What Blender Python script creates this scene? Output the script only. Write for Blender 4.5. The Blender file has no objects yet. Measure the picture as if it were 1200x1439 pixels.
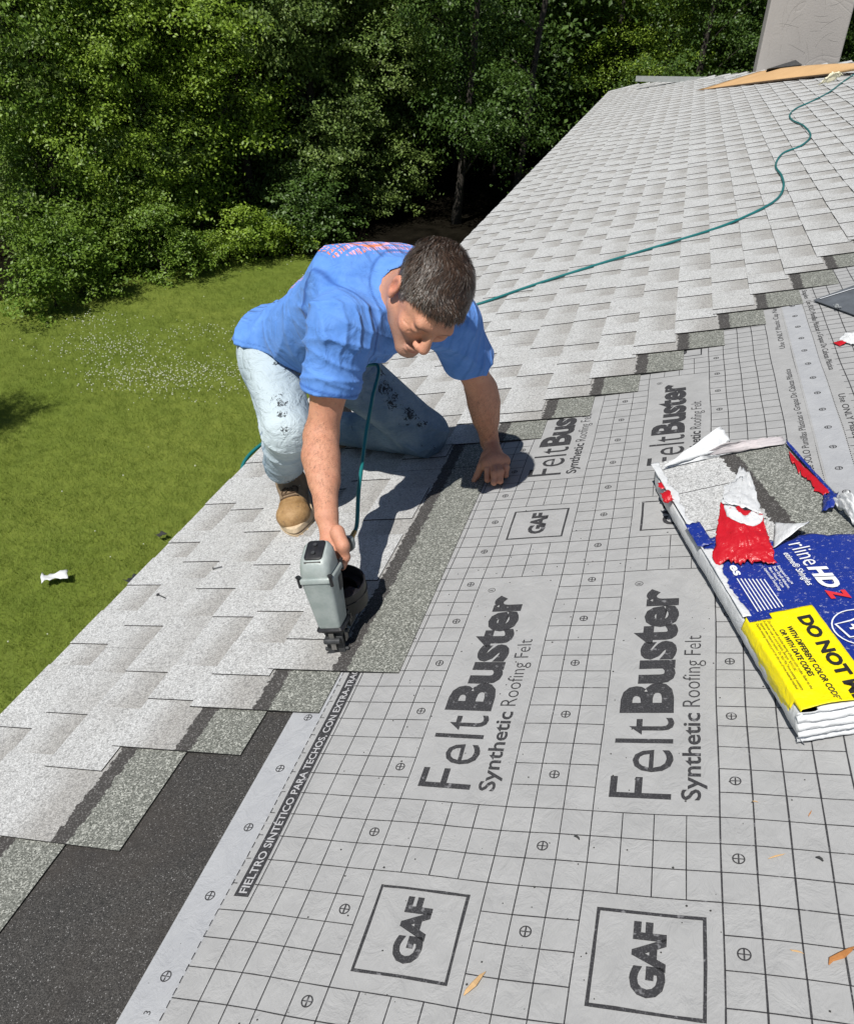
import bpy, bmesh, math, random
import numpy as np
from mathutils import Matrix, Vector
R_=math.radians
sc=bpy.context.scene
COL=sc.collection
# ---------------------------------------------------------------- camera
cd=bpy.data.cameras.new('camera'); cam=bpy.data.objects.new('camera',cd); COL.objects.link(cam)
cd.sensor_fit='HORIZONTAL'; cd.sensor_width=36; cd.lens=1130.69/1200*36; cd.shift_y=40.5/1200
cd.clip_start=.05; cd.clip_end=400
CM=((0.962406,-0.166652,0.214481),(0.271072,0.539383,-0.797236),(0.017174,0.825404,0.564281))
CW=(0.53328507,-0.7132458,1.30601568)
cam.matrix_world=Matrix(((*CM[0],CW[0]),(*CM[1],CW[1]),(*CM[2],CW[2]),(0,0,0,1)))
sc.camera=cam
# ---------------------------------------------------------------- sky and sun
SUN=Vector((-.19,-.60,1.0)).normalized()
el=math.asin(SUN.z); az=math.atan2(SUN.x,SUN.y)
w=bpy.data.worlds.new('World'); sc.world=w; w.use_nodes=True
nt=w.node_tree; bg=nt.nodes['Background']; sk=nt.nodes.new('ShaderNodeTexSky')
sk.sky_type='NISHITA'; sk.sun_disc=False; sk.sun_elevation=el; sk.sun_rotation=az
sk.air_density=1; sk.dust_density=.6; sk.ozone_density=1
nt.links.new(sk.outputs[0],bg.inputs[0]); bg.inputs[1].default_value=.055
sl=bpy.data.lights.new('sun','SUN'); sl.energy=5.0; sl.angle=R_(.53); sl.color=(1,.965,.905)
so=bpy.data.objects.new('sun',sl); COL.objects.link(so)
so.rotation_euler=SUN.to_track_quat('Z','Y').to_euler(); so.location=(0,0,30)
sc.view_settings.view_transform='Standard'; sc.view_settings.look='None'
sc.view_settings.exposure=0.10; sc.view_settings.gamma=1; sc.view_settings.use_curve_mapping=False
random.seed(7); rng=np.random.default_rng(7)
# ---------------------------------------------------------------- frames
SL=R_(15.5)
ROOF=Matrix.Rotation(-SL,4,'Y')          # roof frame: x up the slope, y along the eave, z off the roof
C=.0508
ROOFn=np.array(ROOF.to_3x3())
_K=1130.69
def ray(px,py):
    d=np.array([(px-600)/_K,-(py-760)/_K,-1.0]); d=np.array(CM)@d
    return ROOFn.T@d
CL=ROOFn.T@np.array(CW)
def P(px,py,h=0.):                       # point of the roof frame at height h above the roof
    d=ray(px,py); return CL+d*((h-CL[2])/d[2])
def PY(px,py,y):
    d=ray(px,py); return CL+d*((y-CL[1])/d[1])
def toW(p): return ROOFn@np.asarray(p)
# ---------------------------------------------------------------- object helpers
def link(o,parent=None):
    COL.objects.link(o)
    if parent is not None: o.parent=parent
    return o
def tag(o,label=None,cat=None,group=None,kind=None):
    if label:o['label']=label
    if cat:o['category']=cat
    if group:o['group']=group
    if kind:o['kind']=kind
    return o
def empty(name,mat=None,parent=None):
    o=bpy.data.objects.new(name,None); o.empty_display_size=.1; link(o,parent)
    if mat is not None:o.matrix_local=mat
    return o
def mesh(name,vs,fs,mats=None,parent=None,mat=None,smooth=False,mi=None):
    me=bpy.data.meshes.new(name); me.from_pydata([tuple(map(float,v)) for v in vs],[],[tuple(map(int,f)) for f in fs])
    return _fin(me,name,mats,parent,mat,smooth,mi)
def npmesh(name,V,F,mats=None,parent=None,mat=None,smooth=False,mi=None):
    V=np.asarray(V,np.float32);F=np.asarray(F,np.int32);k=F.shape[1]
    me=bpy.data.meshes.new(name)
    me.vertices.add(len(V));me.vertices.foreach_set('co',V.ravel())
    me.loops.add(F.size);me.loops.foreach_set('vertex_index',F.ravel())
    me.polygons.add(len(F));me.polygons.foreach_set('loop_start',np.arange(0,F.size,k,dtype=np.int32))
    me.polygons.foreach_set('loop_total',np.full(len(F),k,np.int32))
    me.update(calc_edges=True)
    return _fin(me,name,mats,parent,mat,smooth,mi)
def _fin(me,name,mats,parent,mat,smooth,mi):
    if mats is not None:
        for m in (mats if isinstance(mats,(list,tuple)) else [mats]): me.materials.append(m)
    if mi is not None: me.polygons.foreach_set('material_index',np.asarray(mi,np.int32))
    if smooth: me.polygons.foreach_set('use_smooth',np.ones(len(me.polygons),bool))
    me.update()
    o=bpy.data.objects.new(name,me); link(o,parent)
    if mat is not None:o.matrix_local=mat
    return o
class MB:
    def __init__(s): s.v=[];s.f=[];s.m=[]
    def add(s,vs,fs,m=0):
        k=len(s.v); s.v+= [tuple(v) for v in vs]; s.f+=[tuple(i+k for i in f) for f in fs]; s.m+=[m]*len(fs)
    def box(s,a,b,m=0,M=None):
        x0,y0,z0=a;x1,y1,z1=b
        vs=[(x0,y0,z0),(x1,y0,z0),(x1,y1,z0),(x0,y1,z0),(x0,y0,z1),(x1,y0,z1),(x1,y1,z1),(x0,y1,z1)]
        if M is not None: vs=[M@Vector(v) for v in vs]
        s.add(vs,[(0,3,2,1),(4,5,6,7),(0,1,5,4),(1,2,6,5),(2,3,7,6),(3,0,4,7)],m)
    def tube(s,pts,r,n=10,m=0,cap=True,closed=False):
        pts=[Vector(p) for p in pts]; rr=r if hasattr(r,'__len__') else [r]*len(pts)
        rings=[];up=None
        for i,p in enumerate(pts):
            t=(pts[min(i+1,len(pts)-1)]-pts[max(i-1,0)]).normalized()
            if up is None: up=t.orthogonal()
            up=(up-t*up.dot(t)).normalized(); q=t.cross(up)
            rings.append([p+up*math.cos(2*math.pi*k/n)*rr[i]+q*math.sin(2*math.pi*k/n)*rr[i] for k in range(n)])
        s.loft(rings,m,cap)
    def loft(s,rings,m=0,cap=True):
        n=len(rings[0]);vs=[v for r in rings for v in r];fs=[]
        for i in range(len(rings)-1):
            for k in range(n):
                fs.append((i*n+k,i*n+(k+1)%n,(i+1)*n+(k+1)%n,(i+1)*n+k))
        if cap: fs.append(tuple(range(n))[::-1]); fs.append(tuple(range((len(rings)-1)*n,len(rings)*n)))
        s.add(vs,fs,m)
    def build(s,name,mats,parent=None,mat=None,smooth=False):
        return mesh(name,s.v,s.f,mats,parent,mat,smooth,s.m)
def rrect(w,d,r,z=0,n=3,cx=0,cy=0):
    out=[]
    for q,(sx,sy) in enumerate(((1,1),(-1,1),(-1,-1),(1,-1))):
        for k in range(n+1):
            a=math.pi/2*(q+k/n); out.append(Vector((cx+sx*(w/2-r)+r*math.cos(a),cy+sy*(d/2-r)+r*math.sin(a),z)))
    return out
def bevel(o,wd,seg=2,ang=35):
    m=o.modifiers.new('bevel','BEVEL'); m.width=wd; m.segments=seg; m.limit_method='ANGLE'; m.angle_limit=R_(ang); m.harden_normals=False
    return o
def autosmooth(o,ang=40):
    me=o.data; me.polygons.foreach_set('use_smooth',np.ones(len(me.polygons),bool))
    try: me.set_sharp_from_angle(angle=R_(ang))
    except Exception: pass
    return o
# ---------------------------------------------------------------- material helpers
class NT:
    def __init__(s,name):
        s.m=bpy.data.materials.new(name); s.m.use_nodes=True; s.t=s.m.node_tree
        s.b=s.t.nodes['Principled BSDF']; s.o=s.t.nodes['Material Output']
    def n(s,ty,**k):
        x=s.t.nodes.new('ShaderNode'+ty)
        for a,b in k.items(): setattr(x,a,b)
        return x
    def l(s,a,b): s.t.links.new(a,b)
    def put(s,v,inp):
        if isinstance(v,bpy.types.NodeSocket): s.l(v,inp)
        elif hasattr(v,'__len__') and len(v)==3 and inp.type=='RGBA': inp.default_value=(*v,1)
        else: inp.default_value=v
    def co(s,kind='Object'): return s.n('TexCoord').outputs[kind]
    def noise(s,vec,scale,detail=2,rough=.5,dist=0,out='Fac'):
        x=s.n('TexNoise'); s.l(vec,x.inputs['Vector']); x.inputs['Scale'].default_value=scale; x.inputs['Detail'].default_value=detail
        x.inputs['Roughness'].default_value=rough; x.inputs['Distortion'].default_value=dist; return x.outputs[out]
    def voro(s,vec,scale,out='Distance',feature='F1'):
        x=s.n('TexVoronoi',feature=feature); s.l(vec,x.inputs['Vector']); x.inputs['Scale'].default_value=scale; return x.outputs[out]
    def mapr(s,v,a,b,c=0,d=1,smooth=False):
        x=s.n('MapRange'); x.clamp=True
        if smooth: x.interpolation_type='SMOOTHSTEP'
        s.put(v,x.inputs[0]); x.inputs[1].default_value=a;x.inputs[2].default_value=b;x.inputs[3].default_value=c;x.inputs[4].default_value=d
        return x.outputs[0]
    def mix(s,f,a,b,mode='MIX'):
        x=s.n('Mix',data_type='RGBA',blend_type=mode); s.put(f,x.inputs[0]); s.put(a,x.inputs[6]); s.put(b,x.inputs[7]); return x.outputs[2]
    def math(s,op,a,b=0,c=0):
        x=s.n('Math',operation=op); s.put(a,x.inputs[0]); s.put(b,x.inputs[1]); s.put(c,x.inputs[2]); return x.outputs[0]
    def sep(s,v):
        x=s.n('SeparateXYZ'); s.l(v,x.inputs[0]); return x.outputs
    def attr(s,name,out='Color'):
        x=s.n('Attribute'); x.attribute_name=name; return x.outputs[out]
    def rand(s): return s.n('ObjectInfo').outputs['Random']
    def scale(s,v,sx,sy,sz,off=(0,0,0)):
        x=s.n('Mapping'); s.l(v,x.inputs[0]); x.inputs['Scale'].default_value=(sx,sy,sz); x.inputs['Location'].default_value=off; return x.outputs[0]
    def bump(s,h,dist=.002,strength=1.,prev=None):
        x=s.n('Bump'); s.l(h,x.inputs['Height']); x.inputs['Distance'].default_value=dist; x.inputs['Strength'].default_value=strength
        if prev is not None: s.l(prev,x.inputs['Normal'])
        s.l(x.outputs[0],s.b.inputs['Normal']); return x.outputs[0]
    def base(s,c,rough=.6,metal=0,spec=None):
        s.put(c,s.b.inputs['Base Color']); s.put(rough,s.b.inputs['Roughness']); s.b.inputs['Metallic'].default_value=metal
        if spec is not None: s.b.inputs['Specular IOR Level'].default_value=spec
        return s
def simple(name,c,rough=.6,metal=0,spec=.5,nz=0,ns=20,bump=0,bs=60):
    t=NT(name); v=t.co()
    if nz:
        f=t.noise(v,ns,4,.6); c=t.mix(t.mapr(f,.3,.7),tuple(x*(1-nz) for x in c),tuple(min(1,x*(1+nz)) for x in c))
    t.base(c,rough,metal,spec)
    if bump: t.bump(t.noise(v,bs,3,.6),bump)
    return t.m
def shingle_material():
    t=NT('shingle_granules'); v=t.co(); x=t.attr('sx','Fac')
    rnd=t.rand()
    vv=t.n('VectorMath',operation='ADD'); t.l(v,vv.inputs[0]); cmb=t.n('CombineXYZ'); t.l(t.math('MULTIPLY',rnd,37.),cmb.inputs[0]); t.l(t.math('MULTIPLY',rnd,91.),cmb.inputs[1]); t.l(cmb.outputs[0],vv.inputs[1]); w_=vv.outputs[0]
    gr=t.voro(w_,430,'Color'); g=t.sep(gr)[0]; g2=t.noise(w_,520,2,.7); g3=t.sep(t.voro(w_,190,'Color'))[1]
    blot=t.noise(w_,9,3,.6); soft=t.noise(w_,3.1,1,.5)
    tone=t.attr('tone','Fac')
    # exposed face: pale ash granules with warm grey shadow tone printed on the upper part of the thin tabs
    band=t.math('MULTIPLY',t.mapr(t.math('ADD',x,t.math('MULTIPLY',blot,.05)),.035,.150,0,1,True),tone)
    light=t.mix(t.mapr(g,.05,.95),(.32,.323,.323),(.66,.67,.67))
    brown=t.mix(t.mapr(g,.1,.95),(.22,.212,.20),(.43,.42,.40))
    c=t.mix(t.mapr(band,.0,1.,0,.85),light,brown)
    c=t.mix(t.mapr(blot,.5,.75,0,.3),c,brown)
    c=t.mix(t.mapr(g3,.82,.90,0,.4),c,(.13,.13,.13))
    c=t.mix(t.mapr(rnd,0,1,0,.18),c,(.33,.325,.315))
    # nailing line: nearly bare asphalt
    tar=t.mix(t.mapr(g,.72,.95),(.055,.052,.05),(.16,.155,.15))
    # head lap: coarse dark green grey granules
    lap=t.mix(t.mapr(g,.25,.95),(.075,.08,.07),(.56,.57,.52))
    lap=t.mix(t.mapr(g3,.2,.9,.2,.8),lap,(.13,.135,.12))
    xe=t.math('ADD',x,t.mapr(t.noise(w_,70,2,.6),.3,.7,-.006,.006))
    c=t.mix(t.mapr(xe,.1665,.1675),c,tar); c=t.mix(t.mapr(xe,.2065,.2085),c,lap)
    # cut edges are black asphalt
    geo=t.n('NewGeometry'); nz=t.n('VectorTransform',vector_type='NORMAL',convert_from='WORLD',convert_to='OBJECT'); t.l(geo.outputs['True Normal'],nz.inputs[0])
    c=t.mix(t.mapr(t.sep(nz.outputs[0])[2],.3,.6,1,0),c,(.02,.02,.02))
    t.base(c,.9,0,.25); t.bump(t.math('ADD',g,t.math('MULTIPLY',g2,.5)),.0012,.8)
    return t.m
M={}
M['shingle']=shingle_material()
def felt_material(name,a,b):
    t=NT(name); v=t.co(); n1=t.noise(v,900,2,.6); n2=t.noise(v,14,4,.65); n3=t.noise(t.scale(v,1,.35,1),3.2,2,.5)
    sp=t.voro(v,55,'Distance'); dots=t.mapr(sp,.035,.05,1,0); rn=t.sep(t.voro(v,55,'Color'))[0]; dots=t.math('MULTIPLY',dots,t.mapr(rn,.86,.87))
    c=t.mix(t.mapr(n2,.3,.72),a,b); c=t.mix(t.math('MULTIPLY',t.mapr(n1,.3,.7),.35),c,tuple(x*.72 for x in a)); c=t.mix(dots,c,(.05,.045,.04))
    t.base(c,t.mapr(n2,.3,.7,.62,.78),0,.25)
    b1=t.bump(n3,.022,.6); wv=t.noise(t.scale(v,1,.7,1),26,4,.7,.8); b2=t.bump(wv,.0045,.9,b1); t.bump(n1,.0004,.7,b2)
    return t.m
M['felt']=felt_material('felt_grey',(.325,.327,.328),(.385,.387,.388))
M['felt_margin']=felt_material('felt_margin_smooth',(.35,.36,.38),(.41,.42,.435))
def ink():
    t=NT('felt_ink'); v=t.co(); n=t.noise(v,420,2,.7); n2=t.noise(v,60,3,.6)
    c=t.mix(t.mapr(n,.54,.66),(.035,.035,.038),(.09,.09,.095)); c=t.mix(t.mapr(n2,.62,.7,0,.8),c,(.2,.2,.21)); t.base(c,.75,0,.2); return t.m
M['ink']=ink()
M['ink_pale']=simple('banner_letter',(.4,.4,.41),.7)
def membrane():
    t=NT('membrane_granules'); v=t.co(); g=t.sep(t.voro(v,620,'Color')); n=t.noise(v,2.6,4,.65,.4); n2=t.noise(v,7,3,.6)
    c=t.mix(t.mapr(g[0],.2,.9),(.024,.023,.022),(.082,.078,.073)); c=t.mix(t.mapr(g[1],.972,.98),c,(.26,.255,.25))
    c=t.mix(t.mapr(n,.45,.72,0,.5),c,(.06,.05,.042)); c=t.mix(t.mapr(n2,.5,.8,0,.5),c,(.02,.02,.022))
    t.base(c,.7,0,.35); t.bump(g[0],.0012,.8); return t.m
M['membrane']=membrane()
def stucco():
    t=NT('chimney_stucco'); v=t.co(); v2=t.scale(v,1,1,.55)
    d=t.noise(v2,1.6,3,.55,1.2); st=t.n('TexNoise'); st.noise_type='FBM'
    pl=t.math('PINGPONG',t.math('MULTIPLY',t.noise(v2,1.25,2,.5,1.6),5.2),.5)
    ed=t.mapr(pl,.0,.055); c=t.mix(t.noise(v,7,4,.6),(.335,.315,.30),(.375,.355,.34)); c=t.mix(t.mapr(d,.5,.7,0,.25),c,(.29,.27,.26))
    t.base(c,.9,0,.2); b=t.bump(ed,.003,.6); t.bump(t.noise(v,45,3,.6),.006,.5,b); return t.m
M['stucco']=stucco()
def wood(name,a,b,sc_=1.):
    t=NT(name); v=t.scale(t.co(),1*sc_,9*sc_,9*sc_); n=t.noise(v,2.2,5,.6,1.4); r=t.math('FRACT',t.math('MULTIPLY',n,5.)); c=t.mix(t.mapr(r,0,1,0,.55),a,b); c=t.mix(t.mapr(t.noise(t.co(),1.5,2,.5),.4,.7,0,.4),c,tuple(x*.8 for x in b))
    t.base(c,.7,0,.3); return t.m
M['ply']=wood('plywood_face',(.62,.40,.20),(.50,.30,.14)); M['splinter']=wood('splinter_wood',(.62,.42,.22),(.45,.27,.12),6); M['splinter_red']=wood('splinter_rust',(.5,.22,.07),(.3,.12,.04),6)
M['ply_edge']=simple('plywood_edge',(.16,.1,.06),.9,nz=.4,ns=60)
M['alu']=simple('aluminium_grey',(.42,.44,.44),.45,.3,.5,nz=.1)
M['dark']=simple('black_gap',(.02,.02,.02),.9)
M['siding']=simple('pale_siding',(.55,.54,.5),.7,nz=.05)
M['fascia']=simple('white_fascia',(.7,.7,.68),.6)
M['hose']=simple('teal_hose',(.010,.14,.145),.38,0,.5,nz=.2,ns=6)
M['brass']=simple('brass',(.42,.28,.10),.35,.9,.5)
M['gun_grey']=(lambda t:(t.base(t.mix(t.mapr(t.noise(t.co(),26,5,.7),.4,.75,0,.8),(.29,.335,.325),(.43,.465,.455)),t.mapr(t.noise(t.co(),18,3,.6),.3,.7,.38,.6),.15,.5),t.bump(t.noise(t.co(),90,3,.6),.0006),t.m)[2])(NT('painted_magnesium'))
M['gun_black']=simple('gun_black',(.015,.015,.017),.4,0,.5,nz=.4,ns=60,bump=.0006)
M['gun_dark']=simple('gun_dark_grey',(.045,.047,.05),.45,.2,.5,nz=.5,ns=40)
M['steel']=simple('worn_steel',(.35,.34,.33),.35,.9)
# ---------------------------------------------------------------- signed distance shapes to meshes
def seg(p,a,b,ra,rb):
    a=np.asarray(a,float);b=np.asarray(b,float);ab=b-a;t=np.clip(((p-a)@ab)/(ab@ab),0,1)
    return np.linalg.norm(p-a-t[:,None]*ab,axis=1)-(ra+(rb-ra)*t)
def ell(p,c,r,Q=None):
    q=p-np.asarray(c)
    if Q is not None:q=q@Q
    r=np.asarray(r,float);k0=np.linalg.norm(q/r,axis=1);k1=np.linalg.norm(q/(r*r),axis=1);return k0*(k0-1)/np.maximum(k1,1e-9)
def smin(a,b,k): h=np.maximum(k-np.abs(a-b),0)/k; return np.minimum(a,b)-h*h*k*.25
def smax(a,b,k): return -smin(-a,-b,k)
def surface(f,lo,hi,h,name,mats,parent=None,bs=10,margin=.02):
    lo=np.array(lo,float);hi=np.array(hi,float);nb=np.ceil((hi-lo)/(h*bs)).astype(int);n=nb*bs
    D=np.ones(n,np.float32)
    B=np.stack(np.meshgrid(*[np.arange(k) for k in nb],indexing='ij'),-1).reshape(-1,3)
    cen=lo+(B*bs+bs/2)*h; d=f(cen); near=np.abs(d)<bs*h*.9+margin
    for b,dd in zip(B[~near],d[~near]):
        if dd<0: i,j,k=b*bs; D[i:i+bs,j:j+bs,k:k+bs]=-1
    L=np.stack(np.meshgrid(*[np.arange(bs)]*3,indexing='ij'),-1).reshape(-1,3)
    nb_=B[near]
    for s in range(0,len(nb_),250):
        bb=nb_[s:s+250]; idx=(bb[:,None,:]*bs+L[None]).reshape(-1,3); v=f(lo+idx*h); D[idx[:,0],idx[:,1],idx[:,2]]=v
    S=D<0; c=[S[i:n[0]-1+i,j:n[1]-1+j,k:n[2]-1+k] for i in(0,1) for j in(0,1) for k in(0,1)]
    tot=sum(x.astype(np.int8) for x in c); act=(tot>0)&(tot<8); cells=np.argwhere(act)
    ids=-np.ones(act.shape,np.int32); ids[act]=np.arange(len(cells))
    acc=np.zeros((len(cells),3));cnt=np.zeros(len(cells))
    cor=[(i,j,k) for i in(0,1) for j in(0,1) for k in(0,1)]
    for a in range(8):
        for b in range(a+1,8):
            if sum(abs(cor[a][q]-cor[b][q]) for q in range(3))!=1: continue
            pa=cells+cor[a];pb=cells+cor[b];da=D[pa[:,0],pa[:,1],pa[:,2]].astype(float);db=D[pb[:,0],pb[:,1],pb[:,2]].astype(float)
            m=(da<0)!=(db<0);t=np.where(m,da/np.where(m,da-db,1),0); acc+=np.where(m[:,None],pa+(pb-pa)*t[:,None],0);cnt+=m
    V=lo+(acc/cnt[:,None])*h
    Fs=[]
    for ax in range(3):
        e=[slice(None)]*3; e2=[slice(None)]*3; e[ax]=slice(0,-1); e2[ax]=slice(1,None)
        A=S[tuple(e)];Bq=S[tuple(e2)]; ed=np.argwhere(A!=Bq); o1,o2=[q for q in range(3) if q!=ax]
        ok=(ed[:,o1]>0)&(ed[:,o2]>0)&(ed[:,o1]<n[o1]-1)&(ed[:,o2]<n[o2]-1)&(ed[:,ax]<n[ax]-1); ed=ed[ok]
        ins=A[ed[:,0],ed[:,1],ed[:,2]]
        def cid(d1,d2):
            q=ed.copy();q[:,o1]-=d1;q[:,o2]-=d2;return ids[q[:,0],q[:,1],q[:,2]]
        q=np.stack([cid(1,1),cid(0,1),cid(0,0),cid(1,0)],1)
        flip=ins if ax!=1 else ~ins
        q=np.where(flip[:,None],q,q[:,::-1]); Fs.append(q)
    F=np.concatenate(Fs); F=F[(F>=0).all(1)]
    e=h*.4
    for _ in range(2):
        d=f(V); g=np.stack([(f(V+np.eye(3)[q]*e)-f(V-np.eye(3)[q]*e))/(2*e) for q in range(3)],1); gl=np.linalg.norm(g,axis=1); g/=np.maximum(gl,.3)[:,None]**2
        V-=np.clip(d,-h*.6,h*.6)[:,None]*g
    o=npmesh(name,V,F,mats,parent,smooth=True)
    return o,V
def setcol(o,c,name='col'):
    a=o.data.attributes.new(name,'FLOAT_COLOR','POINT'); c=np.concatenate([c,np.ones((len(c),1))],1).astype(np.float32); a.data.foreach_set('color',c.ravel())
def setvec(o,v,name):
    a=o.data.attributes.new(name,'FLOAT_VECTOR','POINT'); a.data.foreach_set('vector',np.asarray(v,np.float32).ravel())
_nz=[(rng.normal(size=3),rng.uniform(0,6.28),rng.normal(size=3),rng.uniform(0,6.28)) for _ in range(5)]
def snoise(p,s):
    o=0
    for i,(a,b,c,d) in enumerate(_nz): o=o+np.sin((p@a)*s*(1+.35*i)+b+1.3*np.sin((p@c)*s*.7+d))
    return o/5
# ================================================================ house
GZ=-3.0
house=empty('house'); tag(house,'house with a low pitched roof half covered in pale grey shingles, work in progress','house')
XE=-.905; YN=-2.4; YF=17.25
def yh(x): return min(YF,16.45-1.93*x)
roof=MB()
# deck of the near face, cut along the hip, with the far slope falling away behind it
xs=[XE]+[i*.35-.42 for i in range(14)]+[4.4]
for a,b in zip(xs[:-1],xs[1:]):
    ya,yb=yh(a),yh(b)
    roof.add([(a,YN,-.006),(b,YN,-.006),(b,yb,-.006),(a,ya,-.006),(a,YN,-.03),(b,YN,-.03),(b,yb,-.03),(a,ya,-.03)],[(0,1,2,3),(7,6,5,4),(0,4,5,1),(3,2,6,7)])
    roof.add([(a,ya,-.006),(b,yb,-.006),(b+.3,yb+7,-1.9),(a+.3,ya+7,-1.9)],[(0,1,2,3)])
roof.add([(XE,YN,-.006),(XE,YF,-.006),(XE,YF,-.03),(XE,YN,-.03)],[(0,1,2,3)])
roof.add([(4.4,YN,-.006),(9.5,YN,-2.9),(9.5,9,-2.9),(4.4,yh(4.4),-.006)],[(0,1,2,3)])
deck=roof.build('roof',[M['membrane']],house,ROOF)
# dark granulated membrane along the eave
mb=MB(); mb.box((XE+.003,YN+.01,-.0055),(.30,YF-.05,-.0015)); mb.build('eave_membrane',[M['membrane']],house,ROOF)
# shingles
def shingle_mesh(k):
    r=random.Random(k*13+5); L=.999; V=[];F=[];T=[]
    def bx(x0,x1,y0,y1,z0,z1,tone,bot=False,nx=1):
        i=len(V)
        for zz in (z0,z1):
            for xx,yy in ((x0,y0),(x1,y0),(x1,y1),(x0,y1)): V.append((xx,yy,zz))
        fs=[(4,5,6,7),(0,1,5,4),(1,2,6,5),(2,3,7,6),(3,0,4,7)]
        if bot: fs.append((0,3,2,1))
        for f in fs: F.append(tuple(i+q for q in f)); T.append(tone)
    bx(0,.336,0,L,0,.003,1.,True)
    y=-r.uniform(.0,.1)
    while y<L:
        wv=r.choice((.09,.13,.16,.2)); wt=r.choice((.12,.15,.19,.23))
        a,b=max(0,y+wv),min(L,y+wv+wt)
        if b-a>.03: bx(.0,.160,a,b,.0031,.0062,r.choice((0.,.0,.15,.5)))
        y+=wv+wt
    sl=.040
    V2=[(x,y_,z+(.336-x)*sl) for x,y_,z in V]
    me=bpy.data.meshes.new('shingle'); me.from_pydata(V2,[],F); me.materials.append(M['shingle'])
    a=me.attributes.new('tone','FLOAT','FACE'); a.data.foreach_set('value',T)
    a=me.attributes.new('sx','FLOAT','POINT'); a.data.foreach_set('value',[v[0] for v in V2])
    me.update(); return me,V2,F,T
SM=[shingle_mesh(k) for k in range(12)]
ktop={1:-.279,2:-.140,3:-.006,4:.139,5:.276,6:.424,7:.573,8:.724,9:.870,10:1.020,11:1.167,12:1.318}
kend={-1:-.75,0:-.36,1:.040,2:.292,3:.421,4:.552,5:1.724,6:1.868,7:2.03,8:2.184,9:2.375,10:2.547,11:2.72,12:2.908,13:3.117}
spots=[]
for n in range(-1,30):
    vt=ktop[n] if n in ktop else (-.279+(n-1)*.139 if n<1 else 1.318+(n-12)*.149)
    vb=vt-.336
    y=kend[n] if n in kend else 3.117+(n-13)*.19
    k=0
    while y<yh(vb+.12)-.25:
        cx,cy=vb+.1,y+.5; d=np.array([cx,cy,0])-CL; cc=np.array(CM).T@(ROOFn@d); 
        px=600+_K*cc[0]/-cc[2] if cc[2]<0 else 1e9; vis=-140<px<1330
        spots.append((0 if vis else 1,float(np.linalg.norm(d)),vb,y,n)); y+=1.0; k+=1
spots.sort()
first=None
SV=[];SF=[];ST=[];SX=[];o_=0
for i,(vz,d,vb,y,n) in enumerate(spots):
    k=random.randrange(len(SM)); jx=random.uniform(-.002,.002); ja=random.uniform(-.0022,.0022); jz=random.uniform(.0,.0007)
    L=min(1.0,max(.12,(yh(vb+.12)-y)))
    me,V2,F,T=SM[k]
    if i<300:
        o=bpy.data.objects.new('shingle',me); COL.objects.link(o); o.parent=deck
        o.location=(vb+jx,y,-.0005+jz); o.rotation_euler=(random.uniform(-.0006,.0006),0,ja); o.scale=(1,L,1)
    else:
        c,s=math.cos(ja),math.sin(ja)
        SV+=[(vb+jx+x*c-yy*s,y+x*s+yy*c*L,z+jz) for x,yy,z in V2]; SX+=[v[0] for v in V2]; SF+=[tuple(q+o_ for q in f) for f in F]; ST+=T; o_+=len(V2)
fld=mesh('shingle_field',SV,SF,[M['shingle']],deck); fld['kind']='stuff'
a=fld.data.attributes.new('tone','FLOAT','FACE'); a.data.foreach_set('value',ST)
a=fld.data.attributes.new('sx','FLOAT','POINT'); a.data.foreach_set('value',SX)
# hip caps
for k in range(16):
    x=-.7+k*.22; y=yh(x+.05)
    if x<-.45: y=YF-.02
    o=mesh('hip_cap',[(-.16,-.13,.0),(.16,-.13,.0),(.16,.17,-.05),(-.16,.17,-.05),(-.16,.0,.018),(.16,.0,.018)],[(0,1,5,4),(4,5,2,3),(0,4,3),(1,2,5)],[M['shingle']],deck)
    o.location=(x,y-.03,.004); o.rotation_euler=(0,0,math.atan(-1.93)*.0+random.uniform(-.03,.03))
    o.data.attributes.new('tone','FLOAT','FACE')
# fascia, walls
mb=MB(); 
mb.box((-.02,YN,-.20),(.0,YF,-.005)); mb.build('fascia',[M['fascia']],house,Matrix.Translation(tuple(toW((XE+.02,0,-.03))))@Matrix.Rotation(0,4,'Y'))
we=toW((-.55,0,-.06))
wx=float(we[0]); wz=float(we[2]); mb=MB(); k=0
z=GZ
mb.box((wx+.02,YN+.5,GZ),(8.4,13.5,wz-.02)); mb.build('wall',[M['siding']],house)
z=GZ+.1
while z<wz-.2:
    mb=MB(); mb.add([(wx,YN+.48,z),(wx+.018,YN+.48,z+.19),(wx+.018,13.52,z+.19),(wx,13.52,z),(wx+.018,YN+.48,z),(wx+.018,13.52,z)],[(0,1,2,3),(0,3,5,4),(0,4,1),(3,2,5)])
    mb.build('siding_board',[M['siding']],house); z+=.2
mb=MB(); mb.box((float(toW((XE+.03,0,-.2))[0]),YN,wz-.09),(wx+.03,YF,wz-.07)); mb.build('soffit',[M['fascia']],house)
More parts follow.
